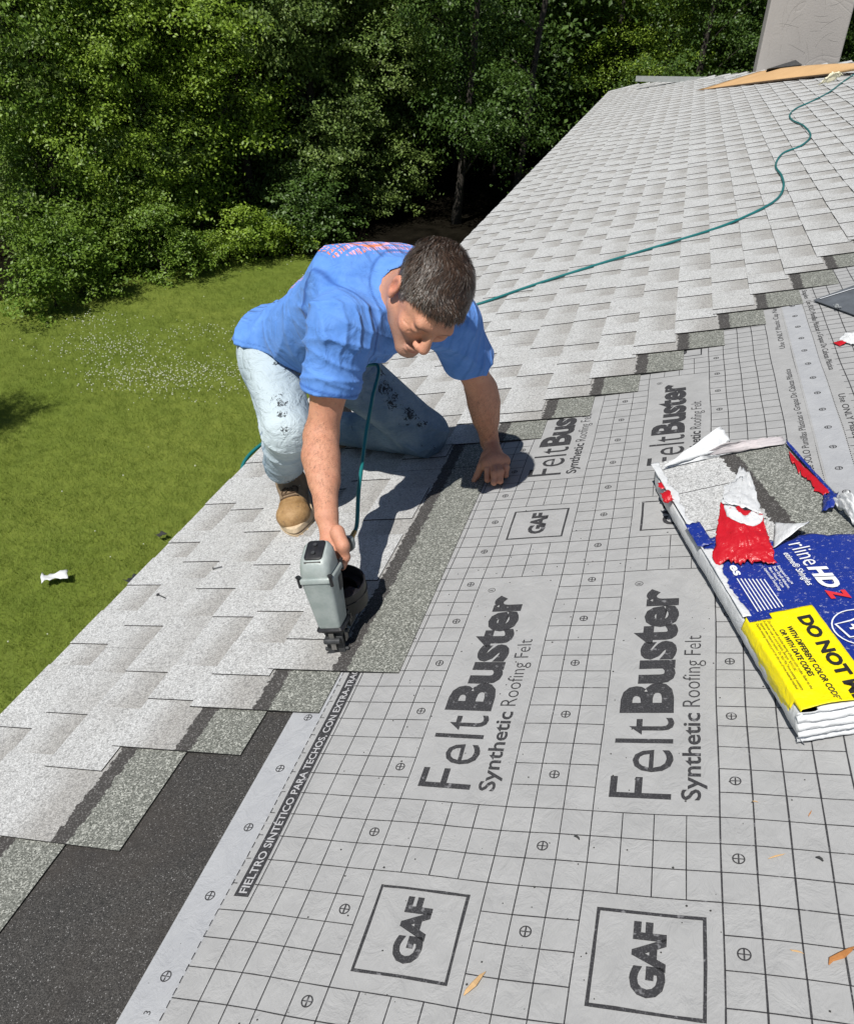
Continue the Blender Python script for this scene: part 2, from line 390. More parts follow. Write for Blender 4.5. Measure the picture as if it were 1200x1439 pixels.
# ---------------------------------------------------------------- underlayment with its print
felt=MB(); felt.box((-.074,YN+.02,-.001),(1.20,5.2,.0)); 
under=felt.build('underlayment',[M['felt']],house,ROOF); tag(under,'lower roll of grey printed roofing felt')
mb=MB(); mb.box((-.0735,YN+.03,.0001),(.0,4.9,.0003)); mb.build('smooth_margin',[M['felt_margin']],under)
felt2=MB(); felt2.box((21.35*C,YN+.02,.0002),(4.3,6.6,.0014))
under2=felt2.build('underlayment',[M['felt']],house,ROOF); tag(under2,'upper roll of grey printed roofing felt')
mb=MB(); mb.box((21.45*C,YN+.03,.0015),(22.85*C,4.9,.0017)); mb.build('smooth_margin',[M['felt_margin']],under2)
def warp(x,y): # small drift of the print
    return x+.0012*math.sin(7*y+2*x)+.0008*math.sin(17*y+11*x), y+.0016*math.sin(9*x+1.3*y)+.0009*math.sin(23*x+5*y)
class PR:
    def __init__(s,z): s.z=z; s.b=MB()
    def line(s,x0,y0,x1,y1,w,rag=.00025):
        L=math.hypot(x1-x0,y1-y0); n=max(1,int(L/.03)); nx,ny=-(y1-y0)/L,(x1-x0)/L; vs=[]
        for i in range(n+1):
            t=i/n; x,y=warp(x0+(x1-x0)*t,y0+(y1-y0)*t); ww=w/2*random.uniform(.8,1.15); j=random.uniform(-rag,rag)
            vs+= [(x+nx*(ww+j),y+ny*(ww+j),s.z),(x-nx*(ww-j),y-ny*(ww-j),s.z)]
        s.b.add(vs,[(2*i,2*i+1,2*i+3,2*i+2) for i in range(n)])
    def ring(s,x,y,r,w,n=20):
        x,y=warp(x,y); vs=[]
        for i in range(n):
            a=2*math.pi*i/n
            for q in (r+w/2,r-w/2): vs.append((x+q*math.cos(a),y+q*math.sin(a),s.z))
        s.b.add(vs,[(2*i+1,2*i,(2*i+2)%(2*n),(2*i+3)%(2*n)) for i in range(n)])
def text_mesh(s,off=0.,shear=0,spc=1.):
    cu=bpy.data.curves.new('t','FONT'); cu.body=s; cu.offset=off; cu.space_character=spc; cu.resolution_u=3; cu.shear=shear
    o=bpy.data.objects.new('t',cu); COL.objects.link(o); me=bpy.data.meshes.new_from_object(o); bpy.data.objects.remove(o)
    v=np.array([x.co for x in me.vertices]); f=[tuple(p.vertices) for p in me.polygons]
    return v,f
def put_text(mbb,s,off,x0,y0,L,H,mode='up',z=0.,shear=0,spc=1.,cap=None,wp=True,org=None,m=0):
    """mode up: text runs +y with letter tops towards -x; down: runs -y with tops towards +x. L length, H cap height."""
    v,f=text_mesh(s,off,shear,spc)
    ref=text_mesh('H',off)[0]; ch=ref[:,1].max(); by=ref[:,1].min()
    a=(v[:,0]-v[:,0].min())/(v[:,0].max()-v[:,0].min())*L; b=(v[:,1]-by)/(ch-by)*H
    out=[]
    for p,q in zip(a,b):
        x,y=(x0-q,y0+p) if mode=='up' else (x0+q,y0-p)
        if wp: x,y=warp(x,y)
        out.append((x,y,z))
    mbb.add(out,f,m)
def print_roll(par,z,upper):
    g=PR(z); GL=.0019
    if not upper:
        cols=[*range(0,22)]
        for r in range(-52,20):
            y=-r*C; m=(r+20)%24   # phase of the repeat: rows -1..3 logo box, -18..-4 brand panel
            rr=((r+18)%24)-18     # now -18..5
            inbox=(-1<rr<3); inpan=(-18<rr<-4)
            if inbox or inpan:
                for a,b in ((0,5),(9,12),(16,20)): 
                    g.line((a+(.0 if a else (1.0-.12 if -42<r<1 else 0)))*C,y,b*C,y,GL)
            else: g.line((.88 if -42<r<1 else 0)*C,y,20*C,y,GL)
            if -42<r<1: 
                g.line(.0,y,.18*C,y,GL)
        for c in cols:
            if c==0 or c==21: continue
            runs=[]; y0=1.0
            for r in range(19,-53,-1):
                rr=((r-1+18)%24)-18
                blocked=(c in (6,7,8,13,14,15)) and ((-1<=rr<3) or (-18<=rr<-4))
                if not blocked: g.line(c*C,-r*C,c*C,-(r-1)*C,GL if c<16 else .0027,.0001)
        y=-.98
        while y<2.7: g.line(0,y,0,y+.012,GL); y+=.0195
        for c,r0 in ((-.62,.5),(4.5,.5),(10.5,.5),(16.5,.5)):
            for k in range(-6,18):
                r=r0-3*k; cx,cy=c*C,-r*C
                if c<0: cx=-.6*C; cy=-(r0+.05-2.85*k)*C
                g.ring(cx,cy,.0085,.0021); cx,cy=warp(cx,cy); z0=g.z; g.z=z
                for s_ in (-1,1):
                    g.b.add([(cx+s_*.0013,cy-.0009,z),(cx+s_*.0076,cy-.0009,z),(cx+s_*.0076,cy+.0009,z),(cx+s_*.0013,cy+.0009,z)],[(0,1,2,3) if s_>0 else (3,2,1,0)])
                g.b.add([(cx-.0012,cy-.0076,z),(cx+.0012,cy-.0076,z),(cx+.0012,cy+.0076,z),(cx-.0012,cy+.0076,z)],[(0,1,2,3)])
        y=-1.0
        while y<4.2: g.line(21.42*C-.003,y,21.42*C-.003,y+.006,.002); y+=.0115
    else:
        for r in range(-100,24):
            y=-r*C*.96; m=r%24
            g.line((22.95 if m>15 else 23.75)*C,y,52*C,y,GL)
        for c in range(24,53):
            g.line(c*C,-1.1,c*C,5.0,.0027,.0001)
        y=-1.0
        while y<4.2: g.line(22.88*C,y,22.88*C,y+.006,.002); y+=.0115
        for k in range(-8,34):
            cx,cy=22.15*C,-.52*C+k*2.45*C; g.ring(cx,cy,.0085,.0024); 
            g.b.add([(cx-.0072,cy-.0009,z),(cx+.0072,cy-.0009,z),(cx+.0072,cy+.0009,z),(cx-.0072,cy+.0009,z)],[(0,1,2,3)])
            for s_ in (-1,1):
                y0,y1=sorted((cy+s_*.0009,cy+s_*.0075)); g.b.add([(cx-.0011,y0,z),(cx+.0011,y0,z),(cx+.0011,y1,z),(cx-.0011,y1,z)],[(0,1,2,3)])
    g.b.build('printed_grid',[M['ink']],par)
    t=MB()
    if not upper:
        for c0 in (5,12):
            for k in (-1,0,1,2):
                yo=k*24*C
                # logo box
                p=PR(z); x0,x1,y0,y1=(c0+.52)*C,(c0+3.5)*C,-2.45*C+yo,.5*C+yo; wl=.0052
                p.line(x0,y0,x0,y1,wl);p.line(x1,y0,x1,y1,wl);p.line(x0+wl/2,y0+wl/2,x1-wl/2,y0+wl/2,wl);p.line(x0+wl/2,y1-wl/2,x1-wl/2,y1-wl/2,wl)
                t.add(p.b.v,p.b.f)
                put_text(t,'GAF',.045,(c0+2.48)*C,-2.02*C+yo,2.2*C,.92*C,z=z,spc=.88)
                t.build('printed_logo_box',[M['ink']],par); t=MB()
                # brand panel
                xb=(c0+2.5)*C
                put_text(t,'Felt',-.004,xb,4.62*C+yo,3.75*C,2.02*C,z=z,spc=1.02)
                put_text(t,'Buster',.042,xb,8.62*C+yo,7.85*C,1.98*C,z=z,spc=.98)
                put_text(t,'Synthetic',.018,(c0+3.43)*C,4.62*C+yo,4.0*C,.62*C,z=z)
                put_text(t,'Roofing Felt',-.008,(c0+3.43)*C,8.95*C+yo,4.15*C,.62*C,z=z)
                p=PR(z); p.ring((c0+.72)*C,16.95*C+yo,.0085,.0014); t.add(p.b.v,p.b.f); put_text(t,'R',0,(c0+.72)*C+.0045,16.95*C+yo-.0035,.007,.009,z=z)
                t.build('printed_brand_panel',[M['ink']],par); t=MB()
        s='Use ONLY Plastic Cap Nails or Plastic Cap Staples'; s2='Use SOLO Puntillas Plásticas o Grapas De Cabeza Plástica'
        for k in range(-1,3):
            yo=k*36*C
            put_text(t,s,.004,21.02*C,8.6*C+yo,17.0*C,.36*C,z=z); t.build('printed_instruction',[M['ink']],par); t=MB()
            put_text(t,s2,.004,21.02*C,26.2*C+yo,14.5*C,.36*C,z=z); t.build('printed_instruction',[M['ink']],par); t=MB()
        put_text(t,'3',.0,-.45*C,-4.6*C,.006,.012,z=z)
        t.build('printed_numeral',[M['ink']],par)
        # banner: dark band with pale letters
        bn=MB(); x0,x1=.30*C,.86*C; y=-.49*C; y1=42*C; n=60; vs=[]
        for i in range(n+1):
            yy=y+(y1-y)*i/n
            for xx in (x0,x1): a,b=warp(xx,yy); vs.append((a,b,z+.0001))
        bn.add(vs,[(2*i,2*i+1,2*i+3,2*i+2) for i in range(n)]); b_=bn.build('printed_banner',[M['ink']],par)
        bl=MB(); put_text(bl,'FIELTRO SINTÉTICO PARA TECHOS, CON EXTRA-TRACCIÓN INTEGRADA',.012,.74*C,-.36*C,15.3*C,.31*C,z=z+.0004)
        b2=bl.build('banner_lettering',[M['ink_pale']],par)
    else:
        s='Use ONLY Plastic Cap Nails or Plastic Cap Staples'; s2='Use SOLO Puntillas Plásticas o Grapas De Cabeza Plástica'
        for k in range(-1,3):
            yo=k*36*C-.3*C
            put_text(t,s,.004,23.2*C,36.0*C+yo,17.0*C,.36*C,'down',z=z); t.build('printed_instruction',[M['ink']],par); t=MB()
            put_text(t,s2,.004,23.2*C,18.4*C+yo+36*C,14.5*C,.36*C,'down',z=z); t.build('printed_instruction',[M['ink']],par); t=MB()
print_roll(under,.0006,False); print_roll(under2,.0023,True)
# ---------------------------------------------------------------- chimney, plywood, odds on the far roof
def wray(px,py,d):
    r=toW(ray(px,py)); k=d/math.hypot(r[0],r[1]); return Vector(np.array(CW)+r*k)
ca=wray(1062,100,14.2); cb=wray(1179,90,14.36); dirx=(cb-ca); dirx.z=0; wd=dirx.length; ax=math.atan2(dirx.y,dirx.x)
zc=min(ca.z,cb.z)-2.6
ch=MB(); n=22
CHM=Matrix.Translation((ca.x,ca.y,zc))@Matrix.Rotation(ax,4,'Z')
ch.box((0,0,0),(wd,.42,6.2))
cho=ch.build('chimney',[M['stucco']],house,CHM); bevel(cho,.02,2); tag(cho,'pale grey stucco chimney with trowelled relief')
mb=MB(); mb.box((-.06,-.06,6.2),(wd+.06,.48,6.32)); bevel(mb.build('chimney_cap',[M['stucco']],cho),.01)
# trowel ridges of the stucco as real relief
rg=MB(); rr=random.Random(3)
for i in range(110):
    x=rr.uniform(.05,wd-.1); z=rr.uniform(2.2,5.6); L=rr.uniform(.1,.32); a=rr.uniform(-.6,.9) if rr.random()<.5 else rr.uniform(1.0,2.0); pts=[]; cv=rr.uniform(-2.5,2.5)
    for k in range(7):
        pts.append((x,-.001,z)); x+=math.cos(a)*L/6; z+=math.sin(a)*L/6; a+=cv*L/6*2
    if min(p[0] for p in pts)<.02 or max(p[0] for p in pts)>wd-.02: continue
    rg.tube(pts,[.0005,.001,.0016,.002,.0016,.001,.0005],5)
rg.build('trowel_ridges',[M['stucco']],cho,smooth=True)['kind']='stuff'
fl=MB(); q=wray(1078,96,13.0); q2=wray(1127,90,12.9); q3=wray(1118,83.5,13.2); q4=wray(1128,88,13.4)
fl.add([q,q2,q3,q+Vector((0,.5,-.2)),q2+Vector((0,.5,-.2))],[(0,1,2),(2,1,4),(0,2,3),(3,2,4),(0,3,4,1)]); fo=fl.build('chimney_cricket',[M['gun_dark']],house)
def sheet(name,corners,th,mats,parent=None,nx=12,ny=8,amp=0.,label=None,cat=None,bend=None,M0=ROOF):
    A,B,Cc,D=[Vector(c) for c in corners]; vs=[];fs=[]
    nrm=(B-A).cross(D-A).normalized()
    if nrm.z<0: nrm=-nrm
    for j in range(ny+1):
        for i in range(nx+1):
            u,v=i/nx,j/ny; p=(A*(1-u)+B*u)*(1-v)+(D*(1-u)+Cc*u)*v
            if bend: p=p+nrm*bend(u,v)
            if amp: p=p+nrm*amp*float(snoise(np.array([[p.x*3,p.y*3,p.z]]),5.)[0])
            vs.append(p)
    for j in range(ny):
        for i in range(nx):
            k=j*(nx+1)+i; fs.append((k,k+1,k+nx+2,k+nx+1))
    o=mesh(name,vs,fs,mats,parent,M0,smooth=True)
    s=o.modifiers.new('thick','SOLIDIFY'); s.thickness=th; s.offset=-1
    if len(mats)>1: s.material_offset_rim=1
    if label: tag(o,label,cat)
    return o
ply=sheet('plywood_sheet',[P(978,126.5,.02),P(1222,97,.05),P(1262,88,.10),P(1066,99.5,.055)],.02,[M['ply'],M['ply_edge']],label='large tan plywood sheet lying on the shingles below the chimney',cat='plywood',bend=lambda u,v:.015*math.sin(u*3.1)+.02*v*math.sin(u*3.1))
me_=MB(); a=Vector(toW(P(899,118,.0)));b=Vector(toW(P(992,117,.0)))
A=wray(898,113.5,16.6);B=wray(990,115.5,15.6); d=(B-A).normalized(); up=Vector((0,0,1)); sd=d.cross(up).normalized()
me_.add([A+up*z+sd*s for s,z in((0,0),(0,.07),(.09,.085),(.09,.0))]+[B+up*z+sd*s for s,z in((0,0),(0,.07),(.09,.085),(.09,.0))],[(0,1,5,4),(1,2,6,5),(2,3,7,6),(3,0,4,7),(0,3,2,1),(4,5,6,7)])
o=me_.build('metal_flashing_strip',[M['alu']]); tag(o,'long pale metal strip lying along the far edge of the roof','metal strip')
# ================================================================ air hose
def smooth_path(pts,k=8):
    pts=[Vector(p) for p in pts]; out=[]
    for i in range(len(pts)-1):
        p0,p1,p2,p3=pts[max(i-1,0)],pts[i],pts[i+1],pts[min(i+2,len(pts)-1)]
        for j in range(k):
            t=j/k; out.append(.5*((2*p1)+(p2-p0)*t+(2*p0-5*p1+4*p2-p3)*t*t+(3*p1-3*p2+p3-p0)*t**3))
    out.append(pts[-1]); return out
hp=[(1226,88),(1200,104),(1185,114),(1165,129),(1140,142),(1120,151),(1110,160),(1113,168),(1129,176),(1139,190),(1126,204),(1100,215),(1090,232),(1098,246),(1101,262),(1091,280),(1060,298),(1010,319),(930,344),(850,368),(750,400),(668,428)]
HP=[P(x,y,.023) for x,y in hp]
HP+=[np.array(q) for q in ((-.62,3.40,.024),(-.80,3.05,.024),(-.78,2.5,.03),(-.66,2.05,.03),(-.56,1.72,.10),(-.40,1.48,.30),(-.25,1.42,.40))]
hose_late=True
hb=MB(); hb.tube(smooth_path([(-.60,2.30,.03),(-.76,2.16,.028),(-.87,1.98,.026),(-.932,1.84,.008),(-.93,1.75,-.03),(-.87,1.68,-.09),(-.80,1.62,-.14)],8),.0072,10)
tag(hb.build('air_hose',[M['hose']],None,ROOF,True),'short length of teal hose slipping over the eave beside the hip of the man','hose')
# ================================================================ coil nail gun
gun=empty('nail_gun',ROOF@Matrix.Translation(P(478,913,.002))); tag(gun,'grey and black coil nail gun held against the shingles by the man','nail gun')
N0=Vector(P(478,913,.002)); Bt=Vector(P(442,772,.275)); gz=(Bt-N0).normalized()
hd=Vector(P(489,752,.185))-(N0+gz*.2); hx=(hd-gz*hd.dot(gz)).normalized(); gy=gz.cross(hx).normalized()
GM=Matrix(((hx.x,gy.x,gz.x,0),(hx.y,gy.y,gz.y,0),(hx.z,gy.z,gz.z,0),(0,0,0,1)))   # gun axes: x towards the handle, z up the body
GH=(Bt-N0).length
def gpart(mb,name,mats,parent=gun,bv=0,sm=False):
    o=mb.build(name,mats,parent,GM)
    if parent is not gun: o.matrix_local=Matrix.Identity(4)
    if bv: bevel(o,bv,2)
    autosmooth(o,38) if sm else None
    return o
b=MB(); b.loft([rrect(0.0560,0.0537,.007,.078),rrect(0.0600,0.0573,.008,.085),rrect(0.0740,0.0683,.010,.165),rrect(0.0800,0.0744,.012,.2),rrect(0.0820,0.0769,.012,.206)])
body=gpart(b,'gun_body',[M['gun_grey']],sm=True)
b=MB(); b.loft([rrect(0.0830,0.0781,.011,.2055),rrect(0.0880,0.0842,.011,.2085),rrect(0.0880,0.0842,.011,.217),rrect(0.0840,0.0793,.011,.220)]); gpart(b,'seam_band',[M['gun_grey']],sm=True)
def tilt(ring,k=.42): return [Vector((v.x,v.y,v.z+(v.x-.01)*k)) for v in ring]
b=MB(); b.loft([rrect(0.0760,0.0708,.010,.219),rrect(0.0780,0.0732,.014,.228),tilt(rrect(0.0740,0.0732,.018,GH-.018)),tilt(rrect(0.0680,0.0659,.018,GH-.006)),tilt(rrect(0.0580,0.0537,.016,GH))]); gpart(b,'head_cap',[M['gun_grey']],sm=True)
b=MB(); b.loft([tilt(rrect(0.0500,0.0439,.007,GH-.001)),tilt(rrect(0.0500,0.0439,.007,GH+.003)),tilt(rrect(0.0470,0.0403,.006,GH+.004))]); pl=gpart(b,'exhaust_plate',[M['gun_black']],sm=True)
for s in (-1,1):
    b=MB(); b.tube([(s*.011,0,GH+.003+(s*.011-.01)*.42),(s*.011-.002,0,GH+.008+(s*.011-.01)*.42)],.0048,10); x=gpart(b,'screw',[M['gun_dark']])
b=MB(); b.box((-.0305,-.02,GH-.020),(-.0285,.02,GH-.0165)); gpart(b,'chrome_lip',[M['steel']])
for sx in (-1,1):
    for sy in (-1,1):
        b=MB(); b.tube([(sx*.040,sy*.0385,.199),(sx*.040,sy*.0385,.224)],.0042,8); b.tube([(sx*.040,sy*.0385,.224),(sx*.040,sy*.0385,.228)],.0062,6); gpart(b,'bolt',[M['gun_black']])
b=MB(); b.add([(.006,-.0356,.160),(.028,-.0356,.162),(.030,-.0386,.196),(.006,-.0386,.196)],[(0,1,2,3)]); b.add([(.006,.0356,.160),(.028,.0356,.162),(.030,.0386,.196),(.006,.0386,.196)],[(3,2,1,0)])
gpart(b,'body_sticker',[M['gun_dark']])
b=MB(); b.loft([rrect(0.0700,0.0659,.008,.070,cx=.003),rrect(0.0720,0.0683,.008,.074,cx=.003),rrect(0.0640,0.0610,.008,.080,cx=.002)]); gpart(b,'base_flange',[M['gun_black']],sm=True)
b=MB(); b.loft([rrect(0.0300,0.0366,.005,.018),rrect(0.0340,0.0415,.006,.045),rrect(0.0480,0.0561,.01,.071)]); b.box((-.02,-.022,.0),(-.012,.022,.05)); b.box((.012,-.014,.0),(.018,.014,.05)); b.box((-.024,-.026,-.001),(.024,.026,.006)); b.box((-.012,-.012,.0),(.012,.012,.02))
b.tube([(-.012,-.03,.012),(-.012,.03,.012)],.005,8); b.tube([(-.03,-.02,.045),(-.03,.02,.045)],.008,8); b.tube([(.0,-.034,.055),(.0,.034,.055)],.006,8); b.tube([(.028,-.012,.02),(.028,.012,.02)],.008,10)
nose=gpart(b,'nose',[M['gun_dark']],bv=.0015)
b=MB(); b.box((-.008,-.0265,.03),(.008,-.024,.06)); b.box((-.03,-.006,.02),(-.024,.006,.065)); gpart(b,'contact_trip',[M['steel']])
# handle with grip, trigger and fitting
hpts=[Vector((.03,0,.212)),Vector((.065,0,.210)),Vector((.11,0,.204)),Vector((.155,0,.196)),Vector((.185,0,.190))]
b=MB(); rings=[]
for i,p in enumerate(hpts):
    w_,h_=(.036,.046) if i in(0,) else (.032,.040) if i<4 else (.036,.042)
    rings.append([p+Vector((0,v.x,v.y)) for v in rrect(w_,h_,.013)])
b.loft(rings); hnd=gpart(b,'handle',[M['gun_black']],sm=True)
b=MB(); rings=[[Vector((x,0,z))+Vector((0,v.x,v.y)) for v in rrect(s,s*1.05,s*.35)] for x,z,s in ((.183,.190,.038),(.196,.188,.040),(.208,.186,.034),(.216,.185,.026))]; b.loft(rings); gpart(b,'handle_end_cap',[M['gun_grey']],sm=True)
b=MB(); b.tube([(.214,0,.186),(.232,0,.185),(.233,0,.185),(.262,0,.186)],[.009,.009,.0065,.0065],10); gpart(b,'air_fitting',[M['brass']],sm=True)
b=MB(); b.loft([[Vector((x,y,z)) for x,y,z in ((.045,-.006,.188),(.055,-.006,.19),(.055,.006,.19),(.045,.006,.188))],[Vector((x,y,z)) for x,y,z in ((.052,-.006,.162),(.058,-.006,.164),(.058,.006,.164),(.052,.006,.162))]]); gpart(b,'trigger',[M['gun_black']])
# coil magazine: an open drum with a hinged cover and feed arm
def drum(b,c,r,h,th,n=28,a0=0,a1=6.2832,axis=(0,0,1)):
    ax=Vector(axis).normalized(); u=ax.orthogonal().normalized(); v=ax.cross(u); m=max(4,int(n*(a1-a0)/6.2832)); vs=[]
    for i in range(m+1):
        a=a0+(a1-a0)*i/m; d=u*math.cos(a)+v*math.sin(a)
        for rr,hh in((r,0),(r,h),(r-th,h),(r-th,0)): vs.append(Vector(c)+d*rr+ax*hh)
    b.add(vs,[(4*i+k,4*i+4+k,4*i+4+(k+1)%4,4*i+(k+1)%4) for i in range(m) for k in range(4)]+[(0,1,2,3),(4*m+3,4*m+2,4*m+1,4*m)])
mc=(.098,.010,.078); axm=(-.18,-.12,1)
b=MB(); drum(b,mc,.068,.062,.004,axis=axm,a0=.3,a1=6.0); drum(b,mc,.066,.004,.064,axis=axm); drum(b,(mc[0],mc[1],mc[2]),.012,.055,.011,axis=axm); gpart(b,'magazine_drum',[M['gun_black']],sm=True)
b=MB(); drum(b,(.092,.006,.112),.070,.004,.024,axis=axm); drum(b,(.0885,.004,.133),.064,.004,.03,axis=axm,a0=.5,a1=3.6); gpart(b,'magazine_cover',[M['gun_black']],sm=True)
b=MB(); b.loft([[Vector((.012,y,z)) for y,z in((-.02,.04),(.02,.04),(.02,.07),(-.02,.07))],[Vector((.06,y,z)) for y,z in((-.024,.06),(.02,.06),(.02,.105),(-.024,.105))]]); b.box((.03,-.03,.045),(.075,-.022,.09)); gpart(b,'feed_arm',[M['gun_dark']],bv=.002)
for i in range(5):
    b=MB(); b.box((.030+.009*i,-.0315,.060+.003*i),(.033+.009*i,-.030,.074+.003*i)); gpart(b,'nail_slot',[M['steel']])
_ge=N0+hx*.262+gz*.186
HP+=[P(529,512,.43),P(523,560,.37),P(515,605,.31),P(509,650,.265),P(504,690,.225),np.array(_ge+hx*.03+gz*.01),np.array(_ge-hx*.004)]
hose=MB(); _sp=smooth_path(HP,8); hose.tube(_sp,[.0072 if i<len(_sp)-70 else .0056 for i in range(len(_sp))],10)
tag(hose.build('air_hose',[M['hose']],None,ROOF,True),'teal air hose snaking down the shingles and under the man to the nail gun','hose')
# ================================================================ bundle of shingles in torn wrapper
BH=.075; th=math.atan2(.289,.957)
BM=ROOF@Matrix.Translation((.952,.380,.002))@Matrix.Rotation(th,4,'Z')     # x across the bundle, y along it
BMi=(Matrix.Translation((.952,.380,.002))@Matrix.Rotation(th,4,'Z')).inverted()
def B(px,py,h=BH): return BMi@Vector(P(px,py,h+.002))
def plastic(name,c,rough=.32,alt=None,scuff=.0):
    t=NT(name); v=t.co(); n=t.noise(v,22,5,.65,1.6); n2=t.noise(v,60,3,.7,.5); cc=c
    if alt: cc=t.mix(t.mapr(t.noise(v,14,4,.7),.5,.62),c,alt)
    if scuff: cc=t.mix(t.mapr(t.noise(v,130,3,.75),.60,.68,0,scuff),cc,(.75,.77,.8))
    t.base(cc,t.mapr(n2,.3,.7,rough*.7,rough*1.4),0,.5); b1=t.bump(n,.006,.6); t.bump(n2,.0012,.5,b1); return t.m
M['blue']=plastic('blue_plastic',(.012,.03,.23),.3,None,.35); M['white_pl']=plastic('white_plastic',(.62,.635,.65),.45); M['yellow']=plastic('yellow_label',(.86,.72,.0),.5)
M['red_pl']=plastic('red_plastic',(.45,.010,.018),.25); M['pink_shade_pl']=plastic('grey_plastic_shadow',(.45,.42,.43),.5,(.5,.45,.46)); M['ptxt']=simple('white_print',(.75,.77,.8),.5); M['ktxt']=simple('black_print',(.02,.02,.02),.5); M['rtxt']=simple('red_print',(.6,.03,.04),.5)  # the pinkish grey plastic carries the far flap's shadow in its colour
M['stackside']=simple('shingle_stack_edge',(.03,.03,.03),.9)
bun=empty('shingle_bundle',BM); tag(bun,'open bundle of shingles in torn blue, yellow and white wrapping lying on the felt','shingle bundle')
def bpart(mb,name,mats,**k): return mb.build(name,mats,bun,None,**k)
W_=.336; LB=.99
for k in range(9):
    z=.001+k*.0076; b=MB(); j=random.uniform(-.003,.003); b.box((.006+j,.012+random.uniform(0,.004),z),(W_-.006+j,LB-.01+random.uniform(-.006,.006),z+.0062)); bpart(b,'bundled_shingle',[M['stackside']])
me,V2,F,T=SM[3]
# the uppermost shingle, bare where the wrapper is torn back
b=MB(); b.box((0,.012,.0655),(W_,LB,.0690)); 
for y0,y1 in ((.30,.52),(.60,.792),(.795,.985)): b.box((.0,y0,.0691),(.160,y1,.0715))
top=bpart(b,'top_shingle',[M['shingle']]); 
a=top.data.attributes.new('sx','FLOAT','POINT'); a.data.foreach_set('value',[v.co.x for v in top.data.vertices]); a=top.data.attributes.new('tone','FLOAT','FACE'); a.data.foreach_set('value',[0.]*len(top.data.polygons))
def grid_sheet(name,f,nx,ny,mats,th=.0006,mask=None,sm=True,parent=bun):
    vs=[f(i/nx,j/ny) for j in range(ny+1) for i in range(nx+1)]; fs=[]
    for j in range(ny):
        for i in range(nx):
            if mask and not mask((i+.5)/nx,(j+.5)/ny): continue
            k=j*(nx+1)+i; fs.append((k,k+1,k+nx+2,k+nx+1))
    used=sorted({q for f_ in fs for q in f_}); mp={q:i for i,q in enumerate(used)}
    o=mesh(name,[vs[q] for q in used],[tuple(mp[q] for q in f_) for f_ in fs],mats,parent,None,smooth=sm)
    s=o.modifiers.new('thick','SOLIDIFY'); s.thickness=th; s.offset=0; return o
_jt=np.random.default_rng(5).uniform(-1,1,4096)
def jag(t,s=1.,a=1.):
    o=0
    for f,w_ in ((9,.8),(23,.55),(61,.35),(150,.3)):
        x=(t*s+3.7)*f; i=math.floor(x); k=x-i; o+=w_*(_jt[i%4096]*(1-k)+_jt[(i+1)%4096]*k)
    return a*o
def crink(x,y,a=.0012): return a*float(snoise(np.array([[x*6,y*6,.3]]),8.)[0])+a*.6*float(snoise(np.array([[x*21,y*17,1.3]]),9.)[0])
def edge_y(x): # far torn edge of the blue wrapper
    pts=[(-.01,.56),(.05,.57),(.10,.53),(.15,.49),(.20,.50),(.25,.475),(.30,.455),(.35,.44)]
    for (x0,y0),(x1,y1) in zip(pts[:-1],pts[1:]):
        if x<=x1: return y0+(y1-y0)*(x-x0)/(x1-x0)+jag(x,3,.006)
    return .44
bl=grid_sheet('blue_wrapper',lambda u,v:(-.004+u*(W_+.008),.0+v*edge_y(-.004+u*(W_+.008)),.0745+crink(u*.34,v*.5)-.004*max(0,1-u*30)-.004*max(0,(u-.97)*30)),60,70,[M['blue']])
wl=[] # left side strip: white torn wrapper with ragged top, and blue patch
def side(u,v): 
    y=-.014+v*.965; top_=.071 if y<.55 else .066; h=.001+u*(top_-.001); return (-.006-.010*math.sin(u*3.0)*(1 if y<.9 else .3)-crink(y,u*.1,.002),y,h)
sd=grid_sheet('white_side_wrapper',side,8,120,[M['white_pl']])
grid_sheet('white_torn_strip',lambda u,v:(-.010+u*(.018+.008*jag(v,.9)),.26+v*.72,.0775+crink(u*.05,v*.8,.002)-.004*abs(u-.3)),6,120,[M['white_pl']],mask=lambda u,v:not(.36<v<.52 and u>.2))
grid_sheet('blue_torn_patch',lambda u,v:(-.016+u*.034,.53+v*.10+.004*jag(u*2,1),.0795+crink(u*.05,v*.2,.002)),8,12,[M['blue']])
grid_sheet('red_torn_scrap',lambda u,v:(-.030+u*.022+.003*jag(v,2),.76+v*.05+.004*jag(u,2),.072+.012*math.sin(v*3)+.006*u),8,10,[M['red_pl']])
grid_sheet('red_torn_scrap',lambda u,v:(-.020+u*.012+.003*jag(v,2),.84+v*.035,.070+.006*math.sin(v*3)),6,8,[M['red_pl']])
# near end: white wrapper pulled over the stack ends, folded in ridges
def endf(u,v):
    x=-.016+u*(W_+.024); z=.0005+v*.073; bulge=.006*abs(math.sin(v*math.pi*4.5+.5*math.sin(x*20)))+.012*math.sin(v*3.1)*.6
    return (x,-.004-bulge-crink(x*2,v*.2,.003),z)
grid_sheet('white_end_wrapper',endf,60,36,[M['white_pl']])
# white plastic folded over the top at the near end, under the label
grid_sheet('white_end_fold',lambda u,v:(.02+u*.33,-.012+v*(.045+.02*u)+.003*jag(u,1),.0762+.002*math.sin(v*9+u*4)+crink(u*.4,v*.1,.003)-.006*(1-v)),50,10,[M['white_pl']])
